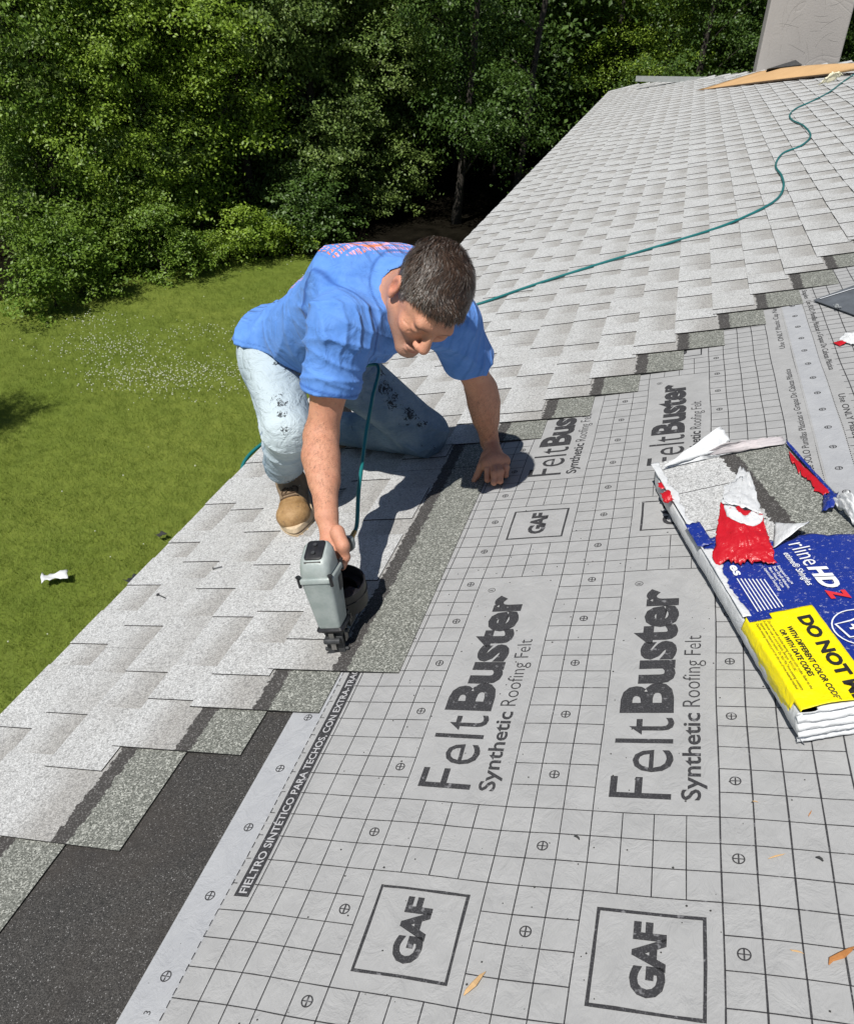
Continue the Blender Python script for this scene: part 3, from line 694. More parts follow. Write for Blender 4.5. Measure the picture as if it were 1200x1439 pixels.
# yellow warning label wrapped over the near left edge
def lab(u,v):
    # u across, v along; runs from the left side face up over the edge and across the top
    y=-.010+v*.262; s=-.060+u*.178
    if v>.9: s=min(s,.118)
    if s<0: 
        k=min(1,-s/.012); return (-.0075-.008*min(1,-s*40)-crink(y,s,.0015),y+(.004 if s<-.03 else 0),.079+s*(.75)-.0)
    return (s-.0075*(1-min(1,s/.01)),y,.0795+crink(s,y,.0012)+(.004*max(0,(.03-y)/.04)*math.sin(s*40)))
yl=grid_sheet('yellow_label',lab,44,60,[M['yellow']],mask=lambda u,v: not(v>.93 and .34<u<.55) and not(v<.12+.09*jag(u,.3,.3) and u<.30))
def btext(name,mat,items,z):
    b=MB()
    for (s,off,x0,y0,L,H,shear) in items:
        v,f=text_mesh(s,off,shear); ref=text_mesh('H',off)[0]; chh=ref[:,1].max(); by=ref[:,1].min(); a=(v[:,0]-v[:,0].min())/(v[:,0].max()-v[:,0].min())*L; q=(v[:,1]-by)/(chh-by)*H
        out=[]
        for p,r in zip(a,q):
            x=x0+r;y=y0-p; zz=z
            out.append((x,y,zz))
        b.add(out,f)
    return bpart(b,name,[mat])
btext('warning_lettering',M['ktxt'],[('DO NOT MIX',.045,.078,.222,.265,.0245,.0),('WITH DIFFERENT COLOR CODES',.02,.050,.200,.208,.0098,.15),('OR WITH DATE CODES',.02,.034,.195,.135,.0098,.15),
 ('1.  Do not mix with bundles bearing different color codes. Refer to the',.0,.0245,.235,.205,.0048,.2),('6-character code on end of bundle. Example: "KY1113A".',.0,.0172,.228,.15,.0048,.2),
 ('2.  Separate new material marked "Do Not Mix" from existing inventory.',.0,.0098,.235,.205,.0048,.2),('3.  Deplete existing inventory prior to the use of new material marked',.0,.0025,.235,.20,.0048,.2)],.0822)
btext('brand_name_lettering',M['ptxt'],[('rline',-.004,.158,.468,.088,.036,.0)],.0782)
btext('brand_name_lettering',M['ptxt'],[('HD',.05,.158,.375,.082,.036,.25)],.0782)
btext('wrapper_lettering',M['ptxt'],[('etime® Shingles',.01,.136,.440,.125,.013,.1)],.0782)
btext('wrapper_lettering',M['ptxt'],[('es',.03,.020,.435,.040,.020,0)],.0782)
btext('feature_lettering',M['ptxt'],[('Stainguard Plus™',.01,.108,.400,.07,.0058,0),('Dura Grip® Adhesive',.01,.099,.400,.08,.0058,0),('Micro Weave™ Core',.01,.090,.400,.075,.0058,0),('LayerLock® Technology',.01,.081,.400,.085,.0058,0)],.0782)
btext('brand_name_lettering',M['rtxt'],[('Z',.05,.158,.290,.040,.034,.25)],.0782)
b=MB()
for k in range(8):
    x=.020+k*.0068; b.add([(x,.265,.0782),(x+.0022,.265,.0782),(x+.0022,.385-.003*k,.0782),(x,.385-.003*k,.0782)],[(0,1,2,3)])
bpart(b,'printed_lines',[M['ptxt']])
# shield emblem with a little house outline and the figure 4
b=MB()
def stroke(b,pts,w,z,closed=False):
    pts=[Vector((p[0],p[1],0)) for p in pts]; n=len(pts); L=[];Rr=[]
    for i,p in enumerate(pts):
        a=pts[(i-1)%n] if (closed or i) else p; c=pts[(i+1)%n] if (closed or i<n-1) else p; t=(c-a).normalized(); nn=Vector((-t.y,t.x,0))
        L.append(p+nn*w/2+Vector((0,0,z)));Rr.append(p-nn*w/2+Vector((0,0,z)))
    vs=[q for pr in zip(L,Rr) for q in pr]; m=n if closed else n-1
    b.add(vs,[(2*i+1,2*i,(2*i+2)%(2*n),(2*i+3)%(2*n)) for i in range(m)])
cx,cy=.168,.165
stroke(b,[(cx+.05*math.cos(t)*(1 if math.cos(t)>0 else .9),cy+.052*math.sin(t)) for t in [i*2*math.pi/28 for i in range(28)]],.0026,.0782,True)
stroke(b,[(cx+x,cy+y) for x,y in ((-.035,.02),(-.028,-.022),(-.002,-.024),(.012,-.034),(.026,-.004),(.010,.028),(-.006,.022))],.004,.0783,True)
bpart(b,'shield_emblem',[M['ptxt']])
btext('shield_numeral',M['ptxt'],[('4',.03,cx-.018,cy+.012,.018,.022,.1)],.0784)
b=MB(); stroke(b,[(cx+.03,cy-.02),(cx+.042,cy+.002),(cx+.03,cy+.02)],.005,.0783); bpart(b,'shield_flash',[M['rtxt']])
# torn flaps standing off the bundle (corner points given in the roof frame, then moved to the bundle)
def flap(name,c,hs,mats,nx=18,ny=14,amp=.004,jg=(0,0,0,0),bow=0,lab_=None,th=.0006):
    Q=[B(x,y,h) for (x,y),h in zip(c,hs)]
    def f(u,v):
        u2=u+ (jg[3]*jag(v,1.1)*(1-u)) + (jg[1]*jag(v,1.3)*u); v2=v+(jg[0]*jag(u,1.2)*(1-v))+(jg[2]*jag(u+.3,1.2)*v)
        p=(Q[0]*(1-u2)+Q[1]*u2)*(1-v2)+(Q[3]*(1-u2)+Q[2]*u2)*v2
        return p+Vector((0,0,bow*math.sin(math.pi*u)*math.sin(math.pi*v)+crink(u*.2+c[0][0]*.01,v*.2,amp)))
    o=grid_sheet(name,f,nx,ny,mats,th); 
    if lab_: o['label']=lab_
    return o
flap('white_torn_flap',[(930,657),(1010,634),(1026,618),(1013,598)],(.085,.085,.10,.13),[M['white_pl']],amp=.004,jg=(0,.05,.03,0),bow=.012)
flap('shaded_torn_flap',[(975,644),(1104,624),(1099,613),(1018,622)],(.078,.074,.078,.11),[M['pink_shade_pl']],amp=.004,jg=(.0,.02,.03,0),bow=.006)  # shadowed part of the far flap, shade painted as grey
flap('white_torn_flap',[(929,659),(1028,637),(1000,640),(965,643)],(.076,.074,.085,.085),[M['white_pl']],amp=.002)
flap('red_torn_flap',[(1001,789),(1091,791),(1071,722),(1013,706)],(.082,.082,.125,.135),[M['red_pl']],34,30,.005,(.05,.02,.02,.02),.012)
flap('white_twisted_flap',[(1016,706),(1070,722),(1056,668),(1041,653)],(.133,.123,.10,.085),[M['white_pl']],14,16,.008,(.02,.05,.05,.05),.0)
flap('white_twisted_flap',[(1014,708),(1040,712),(1044,668),(1018,682)],(.136,.13,.10,.115),[M['white_pl']],12,14,.006,(.02,.02,.06,.05),.0)
flap('white_flap_underside',[(1086,771),(1089,735),(1133,736),(1137,733)],(.080,.080,.10,.115),[M['white_pl']],14,14,.003,(0,.0,.0,.03),.008)
flap('red_torn_strip',[(1108,634),(1166,691),(1155,697),(1112,650)],(.080,.078,.074,.076),[M['red_pl']],26,5,.003,(0,0,.5,0))
flap('blue_edge_strip',[(1104,617),(1176,697),(1172,699),(1106,624)],(.083,.078,.078,.081),[M['blue']],24,3,.002)
flap('blue_torn_flap',[(1157,697),(1178,692),(1172,712),(1155,718)],(.078,.09,.09,.078),[M['blue']],8,8,.006,(.04,.04,.04,.04),.01)
flap('white_crumpled_flap',[(1168,704),(1190,693),(1215,715),(1205,742)],(.085,.12,.11,.079),[M['white_pl']],22,18,.012,(.05,.03,.04,.02),.03)
# white ring print and small emblem on the red flap
QR=[B(x,y,h) for (x,y),h in zip([(1001,789),(1091,791),(1071,722),(1013,706)],(.082,.082,.125,.135))]
def rf(u,v):
    a=math.pi*(.02+u*.96); r=.42+.58*v+.03*jag(u,.6); uu=.54+.44*r*math.cos(a)*1.05; vv=1.0-.40*r*math.sin(a)
    p=(QR[0]*(1-uu)+QR[1]*uu)*(1-vv)+(QR[3]*(1-uu)+QR[2]*uu)*vv
    return p+Vector((0,0,.012*math.sin(math.pi*min(1,max(0,uu)))*math.sin(math.pi*vv)+crink(uu*.2+10.01,vv*.2,.005)+.0012))
grid_sheet('white_ring_print',rf,24,6,[M['white_pl']],.0005)
# ================================================================ loose bits
b=MB(); q=[P(1143,421,.012),P(1212,396,.03),P(1212,446,.012)]; q2=[a-np.array([0,0,.003]) for a in q]
b.add(q+q2,[(0,2,1),(3,4,5),(0,1,4,3),(1,2,5,4),(2,0,3,5)]); fz=b.build('flashing_sheet',[M['gun_grey'] if 0 else simple('slate_plastic',(.10,.11,.125),.45,nz=.2)],None,ROOF); tag(fz,'dark grey flexible sheet with a white line at the right edge of the felt','sheet')
b=MB(); p0,p1=P(1152,419,.0175),P(1212,400.5,.031); dv=np.array([.0,-.006,0.]); b.add([p0,p1,p1+dv,p0+dv],[(0,3,2,1)]); b.build('white_line_print',[M['ptxt']],fz)
b=MB(); put_text(b,'gaf',.02,0,0,.05,.02,'down',z=0); 
bb=[(float(P(1172,428,.0165)[0])+x,float(P(1172,428,.0165)[1])+y,.0195) for x,y,_ in b.v]; b2=MB(); b2.add(bb,b.f); b2.build('faint_lettering',[M['alu']],fz)
def crumple(name,pts,hs,mat_,label,cat,amp=.006,n=14,bow=.01,M0=ROOF,th=.0008):
    Q=[Vector(P(x,y,h)) for (x,y),h in zip(pts,hs)]
    vs=[];fs=[]
    for j in range(n+1):
        for i in range(n+1):
            u,v=i/n,j/n; u+=.04*jag(v,1.1)*(1-2*u)*-1; v+=.05*jag(u,1.3)*(1-2*v)*-1
            p=(Q[0]*(1-u)+Q[1]*u)*(1-v)+(Q[3]*(1-u)+Q[2]*u)*v; s=np.linalg.norm(np.array(Q[0]-Q[2]))
            vs.append(p+Vector((0,0,abs(amp*float(snoise(np.array([[u*2.2+pts[0][0],v*2.2,0]]),4.)[0])*2)+bow*math.sin(math.pi*i/n)*math.sin(math.pi*j/n)+.002)))
    for j in range(n):
        for i in range(n): k=j*(n+1)+i; fs.append((k,k+1,k+n+2,k+n+1))
    o=mesh(name,vs,fs,[mat_],None,M0,smooth=True); s=o.modifiers.new('thick','SOLIDIFY'); s.thickness=th
    return tag(o,label,cat)
crumple('paper_scrap',[(1177,481),(1215,489),(1215,468),(1186,470)],(.003,.003,.02,.015),M['white_pl'],'white scrap of torn wrapper on the felt at the right edge below the grey sheet','scrap')
crumple('red_plastic_scrap',[(1170,483),(1182,479),(1190,482),(1180,487)],(.003,.006,.006,.003),M['red_pl'],'small red scrap of torn wrapper beside the white one at the right edge','scrap',.002,6,.003)
crumple('crumpled_paper',[(1148,121),(1172,114),(1186,105),(1172,104)],(.02,.02,.06,.09),simple('cream_paper',(.72,.68,.5),.8),'crumpled cream paper on the shingles below the plywood','paper',.02,14,.05)
def splinter(px0,px1,w,mat_,label,h=.002):
    a,b_=Vector(P(*px0,h)),Vector(P(*px1,h)); d=b_-a; L=d.length; s=d.cross(Vector((0,0,1))).normalized()*w; bb=MB(); rings=[]
    for i,t in enumerate((0,.15,.45,.8,1)):
        c=a+d*t+s*random.uniform(-.25,.25); k=(.15,.7,1,.6,.05)[i]; rings.append([c+s*k*.5*math.cos(q)+Vector((0,0,w*.35*k*(1+math.sin(q)))) for q in [j*math.pi/3 for j in range(6)]])
    bb.loft(rings); o=bb.build('wood_splinter',[mat_],None,ROOF); return tag(o,label,'splinter','wood splinters on the felt')
splinter((653,1401),(684,1367),.009,M['splinter'],'largest pale yellow wood splinter between the two logo boxes')
splinter((1163,1355),(1200,1329),.010,M['splinter_red'],'thick reddish brown wood splinter at the lower right of the felt')
splinter((1079,1207),(1104,1200),.003,M['splinter'],'thin pale wood splinter below the bundle corner')
splinter((1110,1335),(1130,1341),.003,M['splinter'],'thin pale wood splinter to the left of the reddish one')
splinter((1057,1126),(1066,1128),.002,M['splinter'],'tiny pale wood chip just right of the second brand panel')
splinter((1136,1148),(1141,1139),.002,M['splinter_red'],'tiny brown wood chip below the white end of the bundle')
b=MB()
for i in range(260):
    x,y=random.uniform(.1,1.25),random.uniform(-.25,1.3); r=random.uniform(.0006,.0017); z=.0008+ (.0016 if x>21.3*C else 0); a=random.uniform(0,3)
    c,s=math.cos(a)*r*1.5,math.sin(a)*r; b.add([(x-c,y-s,z),(x+s,y-c,z),(x+c,y+s,z),(x-s,y+c,z),(x,y,z+r)],[(0,1,4),(1,2,4),(2,3,4),(3,0,4)])
o=b.build('granule_grit',[M['stackside']],None,ROOF); tag(o,'loose dark grit scattered on the felt','grit',kind='stuff')
for px,lab_ in (((1151,1207),'curled black scrap on the felt right of the second logo box'),((810,1177),'small black fleck on a grid line between the panels')):
    c=Vector(P(*px,.003)); b=MB(); b.tube([c+Vector((-.004,.002,0)),c+Vector((0,0,.003)),c+Vector((.003,-.001,.001)),c+Vector((.005,-.004,0))],[.001,.002,.002,.001],6); tag(b.build('asphalt_scrap',[M['stackside']],None,ROOF,True),lab_,'scrap')
for px0,px1,lab_ in (((222,836),(232,840),'loose roofing nail on the shingles left of the nail gun'),((300,799),(312,796),'loose roofing nail nearer the man on the shingles')):
    a,c=Vector(P(*px0,.022)),Vector(P(*px1,.022)); b=MB(); b.tube([a,c],.0016,6); b.tube([a,a+(a-c).normalized()*.0012],.005,8); tag(b.build('roofing_nail',[M['gun_dark']],None,ROOF),lab_,'nail')
# ================================================================ the roofer
A_=np.array
J=dict(neck=(.093,1.259,.672),shR=(-.008,1.085,.650),shL=(.175,1.365,.545),elR=(-.120,1.015,.395),wrR=(-.055,.805,.280),
 elL=(.178,1.504,.281),wrL=(.150,1.560,.085),haL=(.165,1.500,.05),pel=(-.361,1.50,.525),hipR=(-.444,1.443,.515),hipL=(-.332,1.571,.45),knR=(-.223,1.110,.371),anR=(-.482,1.353,.131),
 knL=(-.113,1.684,.082),anL=(-.490,1.819,.085))
J={k:A_(v) for k,v in J.items()}
def un(v): v=np.asarray(v,float); return v/np.linalg.norm(v)
J['knR']=P(405,604,.345)
HR=A_([[-0.6205,0.0647,0.7816],[-0.5944,-0.689,-0.4148],[0.5116,-0.7219,0.4659]]); HR=np.linalg.svd(HR)[0]@np.linalg.svd(HR)[2]; HP_=A_((.2185,1.1146,.672)); HS=1.05
def hl(p): return ((p-HP_)@HR)/HS
def hg(l): return HR@(A_(l)*HS)+HP_
def head_sdf(q):
    s=ell(q,(0,-.012,.035),(.074,.098,.088)); s=smin(s,ell(q,(0,.025,-.02),(.056,.066,.085)),.03)
    for x in(-1,1):
        s=smin(s,seg(q,(x*.050,.0,-.060),(x*.012,.072,-.098),.020,.018),.03)
        s=smin(s,ell(q,(x*.040,.062,-.024),(.022,.022,.019)),.02)
    s=smin(s,ell(q,(0,.074,-.102),(.021,.019,.016)),.018)
    s=smin(s,seg(q,(-.034,.082,.021),(.034,.082,.021),.0135,.0135),.016)
    s=smin(s,seg(q,(0,.090,.012),(0,.111,-.029),.0080,.0135),.010)
    for x in(-1,1):
        s=smin(s,ell(q,(x*.014,.101,-.037),(.0085,.011,.008)),.008)
        s=smax(s,-ell(q,(x*.032,.105,.002),(.018,.0175,.012)),.012)
        s=smin(s,ell(q,(x*.032,.0805,.0005),(.0155,.0125,.0115)),.004)
        s=smax(s,-seg(q,(x*.019,.0925,-.0035),(x*.044,.0865,-.0035),.0016,.0012),.002)
        s=smax(s,-seg(q,(x*.019,.107,-.040),(x*.032,.091,-.062),.0015,.0012),.006)
        s=smax(s,-seg(q,(x*.050,.080,.004),(x*.058,.066,-.002),.0012,.001),.004)
        s=smax(s,-ell(q,(x*.0065,.106,-.047),(.0035,.006,.003)),.003)
    s=smin(s,ell(q,(0,.091,-.066),(.024,.011,.007)),.008); s=smin(s,ell(q,(0,.089,-.079),(.020,.010,.007)),.008)
    s=smax(s,-seg(q,(-.026,.0985,-.0715),(0,.104,-.0735),.0014,.0014),.003); s=smax(s,-seg(q,(.026,.0985,-.0715),(0,.104,-.0735),.0014,.0014),.003)
    for x in(-1,1):
        e=ell(q,(x*.080,-.014,-.004),(.0085,.019,.031)); e=smax(e,-ell(q,(x*.089,-.010,.0),(.0075,.011,.019)),.004); e=smin(e,ell(q,(x*.080,-.004,-.026),(.006,.008,.010)),.006)
        s=smin(s,e,.006)
    for x in(-1,1):
        for k_ in range(3): s=smax(s,-seg(q,(x*.049,.080-.002*k_,.002-.004*k_),(x*(.060+.001*k_),.060,.008-.010*k_),.0011,.0008),.003)
        s=smax(s,-seg(q,(x*.034,.092,-.013),(x*.046,.082,-.016),.0012,.001),.004)
        s=smax(s,-seg(q,(x*.028,.094,-.056),(x*.034,.082,-.084),.0012,.001),.005)
    s=smax(s,-seg(q,(-.004,.101,.016),(-.005,.098,.030),.001,.0008),.003)
    for zz in (.042,.052): s=s+.0009*np.exp(-((q[:,2]-zz)/.0022)**2)*(q[:,1]>.06)*(np.abs(q[:,0])<.045)
    return s
nb0=J['neck']; nk=hg((0,-.035,-.045))
def fist_left(p):
    w=J['wrL']; r=1e3
    pa=A_(P(697,648,.055)); s=seg(p,w,pa,.027,.030); s=smin(s,seg(p,A_(P(686,652,.055)),A_(P(709,648,.05)),.022,.018),.02)
    kn=[A_(P(x,y,h)) for x,y,h in ((686,660,.045),(695,664,.045),(703,663,.043),(711,657,.040))]
    t1=[A_(P(x,y,h)) for x,y,h in ((685,674,.022),(694,678,.021),(703,676,.021),(711,668,.020))]
    t2=[A_(P(x,y,h)) for x,y,h in ((683,666,.009),(691,669,.009),(699,668,.009),(706,662,.009))]
    for k,a,b,rr in zip(kn,t1,t2,(.0095,.0098,.0095,.0085)):
        f=smin(seg(p,k,a,rr*1.1,rr*.96),seg(p,a,b,rr*.96,rr*.8),.004); f=smin(f,seg(p,pa,k,.013,rr*1.12),.010); s=smin(s,f,.0022)
    th=[A_(P(683,640,.07)),A_(P(676,656,.045)),A_(P(671,667,.022)),A_(P(666,675,.008))]
    f=smin(smin(seg(p,th[0],th[1],.016,.0125),seg(p,th[1],th[2],.0125,.0105),.006),seg(p,th[2],th[3],.0105,.008),.004)
    return smin(s,f,.010)
GA=np.array([[*hx],[*gy],[*gz]]).T; N0a=A_(N0)
def g2(x,y,z): return N0a+GA@A_((x,y,z))
def hand_right(p):
    w=J['wrR']; hm=g2(.105,0,.232)      # palm on top of the handle
    s=seg(p,w,hm,.0245,.026); s=smin(s,seg(p,g2(.075,.008,.232),g2(.140,.006,.226),.021,.020),.02)
    s=smin(s,seg(p,g2(.08,-.015,.226),g2(.135,-.012,.220),.017,.017),.015)
    # four fingers go over the far side (gun -y) and curl underneath; thumb comes down the near side
    sg=FSIDE
    for i,(x,rr) in enumerate(((.070,.0095),(.092,.0098),(.114,.0095),(.134,.0085))):
        a=g2(x,sg*.026,.226);b=g2(x-.006,sg*.036,.200);c=g2(x-.010,sg*.026,.176);d=g2(x-.012,sg*.004,.170)
        f=smin(smin(seg(p,a,b,rr*1.2,rr*1.02),seg(p,b,c,rr*1.02,rr*.95),.004),seg(p,c,d,rr*.95,rr*.82),.004); f=smin(f,seg(p,hm,a,.015,rr*1.2),.010); s=smin(s,f,.0022)
    a=A_(P(474,748,.262));b=A_(P(482,767,.238));c=A_(P(485,783,.208));d=A_(P(481,796,.182))
    f=smin(smin(seg(p,a,b,.018,.0145),seg(p,b,c,.0145,.0115),.008),seg(p,c,d,.0118,.0095),.005)
    return smin(s,f,.014)
FSIDE=-1.
# choose the side of the grip that faces the man's thumb
_t=A_(P(483,780,.27))-N0a; FSIDE=-1. if _t@GA[:,1]>0 else 1.
HW=A_
def body_sdf(p):
    dd=np.linalg.norm(p-HP_,axis=1); s=np.maximum(dd-.17,.05); m=dd<.26
    if m.any(): s[m]=head_sdf(hl(p[m]))*HS
    s=smin(s,seg(p,nk,nb0+A_((-.03,.01,-.01)),.060,.068),.035)
    core=seg(p,J['neck']+A_((-.06,.01,-.05)),J['pel'],.11,.11); s=smin(s,core,.05); s=smin(s,seg(p,J['shR'],J['shL'],.058,.058),.05)
    a=smin(seg(p,J['shR'],J['elR'],.056,.038),seg(p,J['elR'],J['wrR'],.042,.0285),.03)
    mid=J['elR']*.72+J['wrR']*.28+A_((-.006,.0,.004)); a=smin(a,seg(p,mid,J['elR']*.45+J['wrR']*.55,.0455,.034),.03); a=smin(a,seg(p,J['elR']+A_((.0,.012,-.012)),J['elR']+A_((.0,.0,-.02)),.026,.022),.02)
    up_=J['shR']*.5+J['elR']*.5; a=smin(a,seg(p,J['shR']*.7+J['elR']*.3,up_+A_((0,-.012,.008)),.050,.046),.03)
    s=smin(s,a,.03); b=smin(seg(p,J['shL'],J['elL'],.054,.040),seg(p,J['elL'],J['wrL'],.043,.029),.03); b=smin(b,seg(p,J['elL']*.75+J['wrL']*.25+A_((.004,-.006,0)),J['elL']*.5+J['wrL']*.5,.045,.037),.03); s=smin(s,b,.03)
    for c_,f_ in ((J['wrR']*.5+g2(.105,0,.22)*.5,hand_right),(A_(P(693,655,.05)),fist_left)):
        m=np.linalg.norm(p-c_,axis=1)<.20
        if m.any(): s[m]=smin(s[m],f_(p[m]),.010)
    return s
def skin_mat():
    t=NT('skin'); v=t.co(); c=t.attr('col'); n=t.noise(v,38,4,.65); c=t.mix(t.mapr(n,.38,.7,0,.35),c,(.52,.20,.12)); f=t.voro(v,260,'Distance'); c=t.mix(t.mapr(t.noise(v,170,2,.6),.60,.72,0,.3),c,(.33,.15,.09))
    c=t.mix(t.mapr(t.noise(v,620,2,.6),.56,.68,0,.4),c,(.26,.12,.08)); c=t.mix(t.mapr(t.noise(t.scale(v,1,1.5,.5),24,5,.7,.6),.45,.7,0,.45),c,(.40,.17,.11)); c=t.mix(t.mapr(t.noise(v,90,3,.7),.62,.70,0,.35),c,(.20,.12,.09)); t.base(c,t.mapr(t.noise(v,60,3,.6),.3,.7,.42,.62),0,.4); t.b.inputs['Subsurface Weight'].default_value=.12; t.b.inputs['Subsurface Radius'].default_value=(.012,.005,.003); t.b.inputs['Subsurface Scale'].default_value=.6
    b1=t.bump(t.noise(v,70,4,.65),.0022,.6); t.bump(t.voro(v,520),.0008,.8,b1); return t.m
M['skin']=skin_mat()
person=empty('person',ROOF@Matrix.Translation((-.25,1.35,0))); tag(person,'kneeling roofer in a blue T-shirt, stained pale jeans and tan boots, holding a nail gun','person')
PI=Matrix.Translation((.25,-1.35,0))
def clothe(name,f,lo,hi,h,mats,parent=person):
    o,V=surface(f,lo,hi,h,name,mats,parent); o.matrix_local=PI if parent is person else Matrix.Identity(4); return o,V
body,V=clothe('body',body_sdf,(-.55,.52,-.01),(.42,1.75,.86),.0027,[M['skin']])
q=hl(V); base=np.tile(A_((.60,.305,.195)),(len(V),1)); dh=np.linalg.norm(V-HP_,axis=1)
hm_=dh<.17
def blob(c,r): return np.exp(-(((q-A_(c))/A_(r))**2).sum(1))*hm_
def mixc(k,c):
    global base; k=np.clip(k,0,1)[:,None]; base=base*(1-k)+A_(c)*k
for x in(-1,1):
    mixc(.35*blob((x*.045,.065,-.03),(.025,.03,.022)),(.55,.19,.13)); mixc(.6*blob((x*.082,-.012,0),(.014,.03,.035)),(.56,.17,.12))
    mixc(1.3*blob((x*.034,.094,.0185),(.020,.022,.0058)),(.09,.055,.04)); mixc(.45*blob((x*.032,.09,-.002),(.02,.014,.010)),(.34,.15,.10))
mixc(.4*blob((0,.112,-.03),(.018,.016,.016)),(.58,.2,.15)); mixc(.8*blob((0,.1,-.0725),(.024,.012,.0085)),(.42,.13,.11))
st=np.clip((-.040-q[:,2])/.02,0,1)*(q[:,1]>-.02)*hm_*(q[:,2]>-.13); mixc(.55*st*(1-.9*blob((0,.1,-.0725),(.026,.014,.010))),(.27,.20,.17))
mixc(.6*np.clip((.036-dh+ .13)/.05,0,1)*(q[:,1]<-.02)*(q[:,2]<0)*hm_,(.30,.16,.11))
def spot(c,r,col,k=1.):
    global base
    w_=(k*np.exp(-(np.linalg.norm(V-A_(c),axis=1)/r)**3)).clip(0,1)[:,None]; base=base*(1-w_)+A_(col)*w_
spot(P(481.5,795,.192),.0075,(.72,.47,.38),.9)
for px_,py_,h_ in ((485,783,.220),(484,779,.226)): spot(P(px_,py_,h_),.0028,(.34,.14,.09),.8)
for px_,py_,h_ in ((686,658,.058),(695,662,.058),(703,661,.056),(711,655,.052)): spot(P(px_,py_,h_),.006,(.62,.24,.16),.6)
dR=np.minimum(np.linalg.norm(V-J['wrR'],axis=1),9); mixc(.25*np.exp(-((np.linalg.norm(V-A_(P(470,770,.23)),axis=1)/.07)**2)),(.56,.24,.17))
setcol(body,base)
# fine hair on the forearms
ah=[];af=[]
for a_,b_ in ((J['elR'],J['wrR']),(J['elL'],J['wrL'])):
    ax_=un(b_-a_); tt=(V-a_)@ax_/np.linalg.norm(b_-a_); rad=np.linalg.norm(V-a_-((V-a_)@ax_)[:,None]*ax_,axis=1); ii=np.where((tt>-.1)&(tt<.98)&(rad<.07))[0]
    for i in rng.choice(ii,2200):
        p=V[i]; t_=float((p-a_)@ax_); n=un(p-a_-t_*ax_); d=un(ax_*.8+np.cross(ax_,n)*rng.uniform(.2,.9)+rng.normal(size=3)*.25); d=un(d-n*(d@n)); L=rng.uniform(.006,.012); s_=un(np.cross(n,d))*.00016; k=len(ah)
        ah+=[p-s_,p+s_,p+d*L*.5+n*.0016+s_*.7,p+d*L*.5+n*.0016-s_*.7,p+d*L+n*.001]; af+=[(k,k+1,k+2,k+3),(k+3,k+2,k+4)]
M['armhair']=simple('arm_hair',(.10,.055,.03),.6)
o=mesh('arm_hair',ah,af,[M['armhair']],person); o.matrix_local=PI; o['kind']='stuff'
# hair
def hairline(y): return np.interp(y,[-.13,-.05,-.026,-.012,.004,.014,.024,.040,.060,.080,.10],[-.055,-.048,-.03,.022,-.008,-.004,.024,.050,.066,.074,.076])
def cap_sdf(q):
    s=ell(q,(0,-.012,.035),(.0785,.1035,.0945)); s=smin(s,ell(q,(0,.04,.06),(.052,.052,.045)),.02); r=(hairline(q[:,1])+.004*np.sin(q[:,0]*260)+.003*np.sin(q[:,1]*330)-q[:,2]); s=s+.0018*np.sin(q[:,0]*95+3*np.sin(q[:,1]*60))*np.sin(q[:,1]*80+q[:,2]*40)
    return smax(s,r*.9,.004)
def hair_mat():
    t=NT('hair'); t.base(t.attr('col'),.42,0,.5); return t.m
M['hair']=hair_mat()
hc,HV=clothe('hair',lambda p:cap_sdf(hl(p))*HS,HP_-.17,HP_+.17,.004,[M['hair']])
ql=hl(HV); setcol(hc,np.tile(A_((.018,.012,.009)),(len(HV),1)))
sel=rng.integers(0,len(HV),21000); SVv=[];SFf=[];SC=[]
for i in sel:
    p=ql[i]; 
    if p[2]<hairline(p[1])+.001 and p[1]>-.03 and False: continue
    n=un(p-A_((0,-.012,.03))); front=np.clip((p[1]+.02)/.1,0,1)
    # crown whorl at the back: hair combs forward and a little to the side
    d=A_((.25*np.sign(p[0])*abs(p[0])/.07+.25*math.sin(p[1]*60), .9, -.25-.9*(1-min(1,max(0,(p[2]-.02)/.08))))); d=d+rng.normal(size=3)*.16+.35*A_((math.sin(p[1]*70+p[0]*40),0,math.cos(p[0]*80+p[2]*50)))
    d=d-n*(d@n); d=un(d); L=rng.uniform(.014,.030)*(1.0 if p[2]>.05 else .5); cl=.0006
    grey=rng.random()< (.60 if (abs(p[0])>.060 and p[2]<.055) else .25 if abs(p[0])>.04 else .08)
    c=A_((.22,.20,.18))*rng.uniform(.6,1.3) if grey else A_((.050,.030,.020))*rng.uniform(.25,2.2)
    s=un(np.cross(n,d))*rng.uniform(.0003,.0006); p0=p-n*.001; p1=p+d*L*.5+n*.0032*rng.uniform(.5,1.6); p2=p+d*L+n*.0022*rng.uniform(-.9,1.8)
    k=len(SVv); SVv+= [p0-s,p0+s,p1-s*.8,p1+s*.8,p2]; SFf+=[(k,k+1,k+3,k+2),(k+2,k+3,k+4)]; SC+=[c]*5
SVg=(A_(SVv)*HS)@HR.T+HP_
strands=mesh('hair_strands',SVg,SFf,[M['hair']],hc,None); setcol(strands,A_(SC))
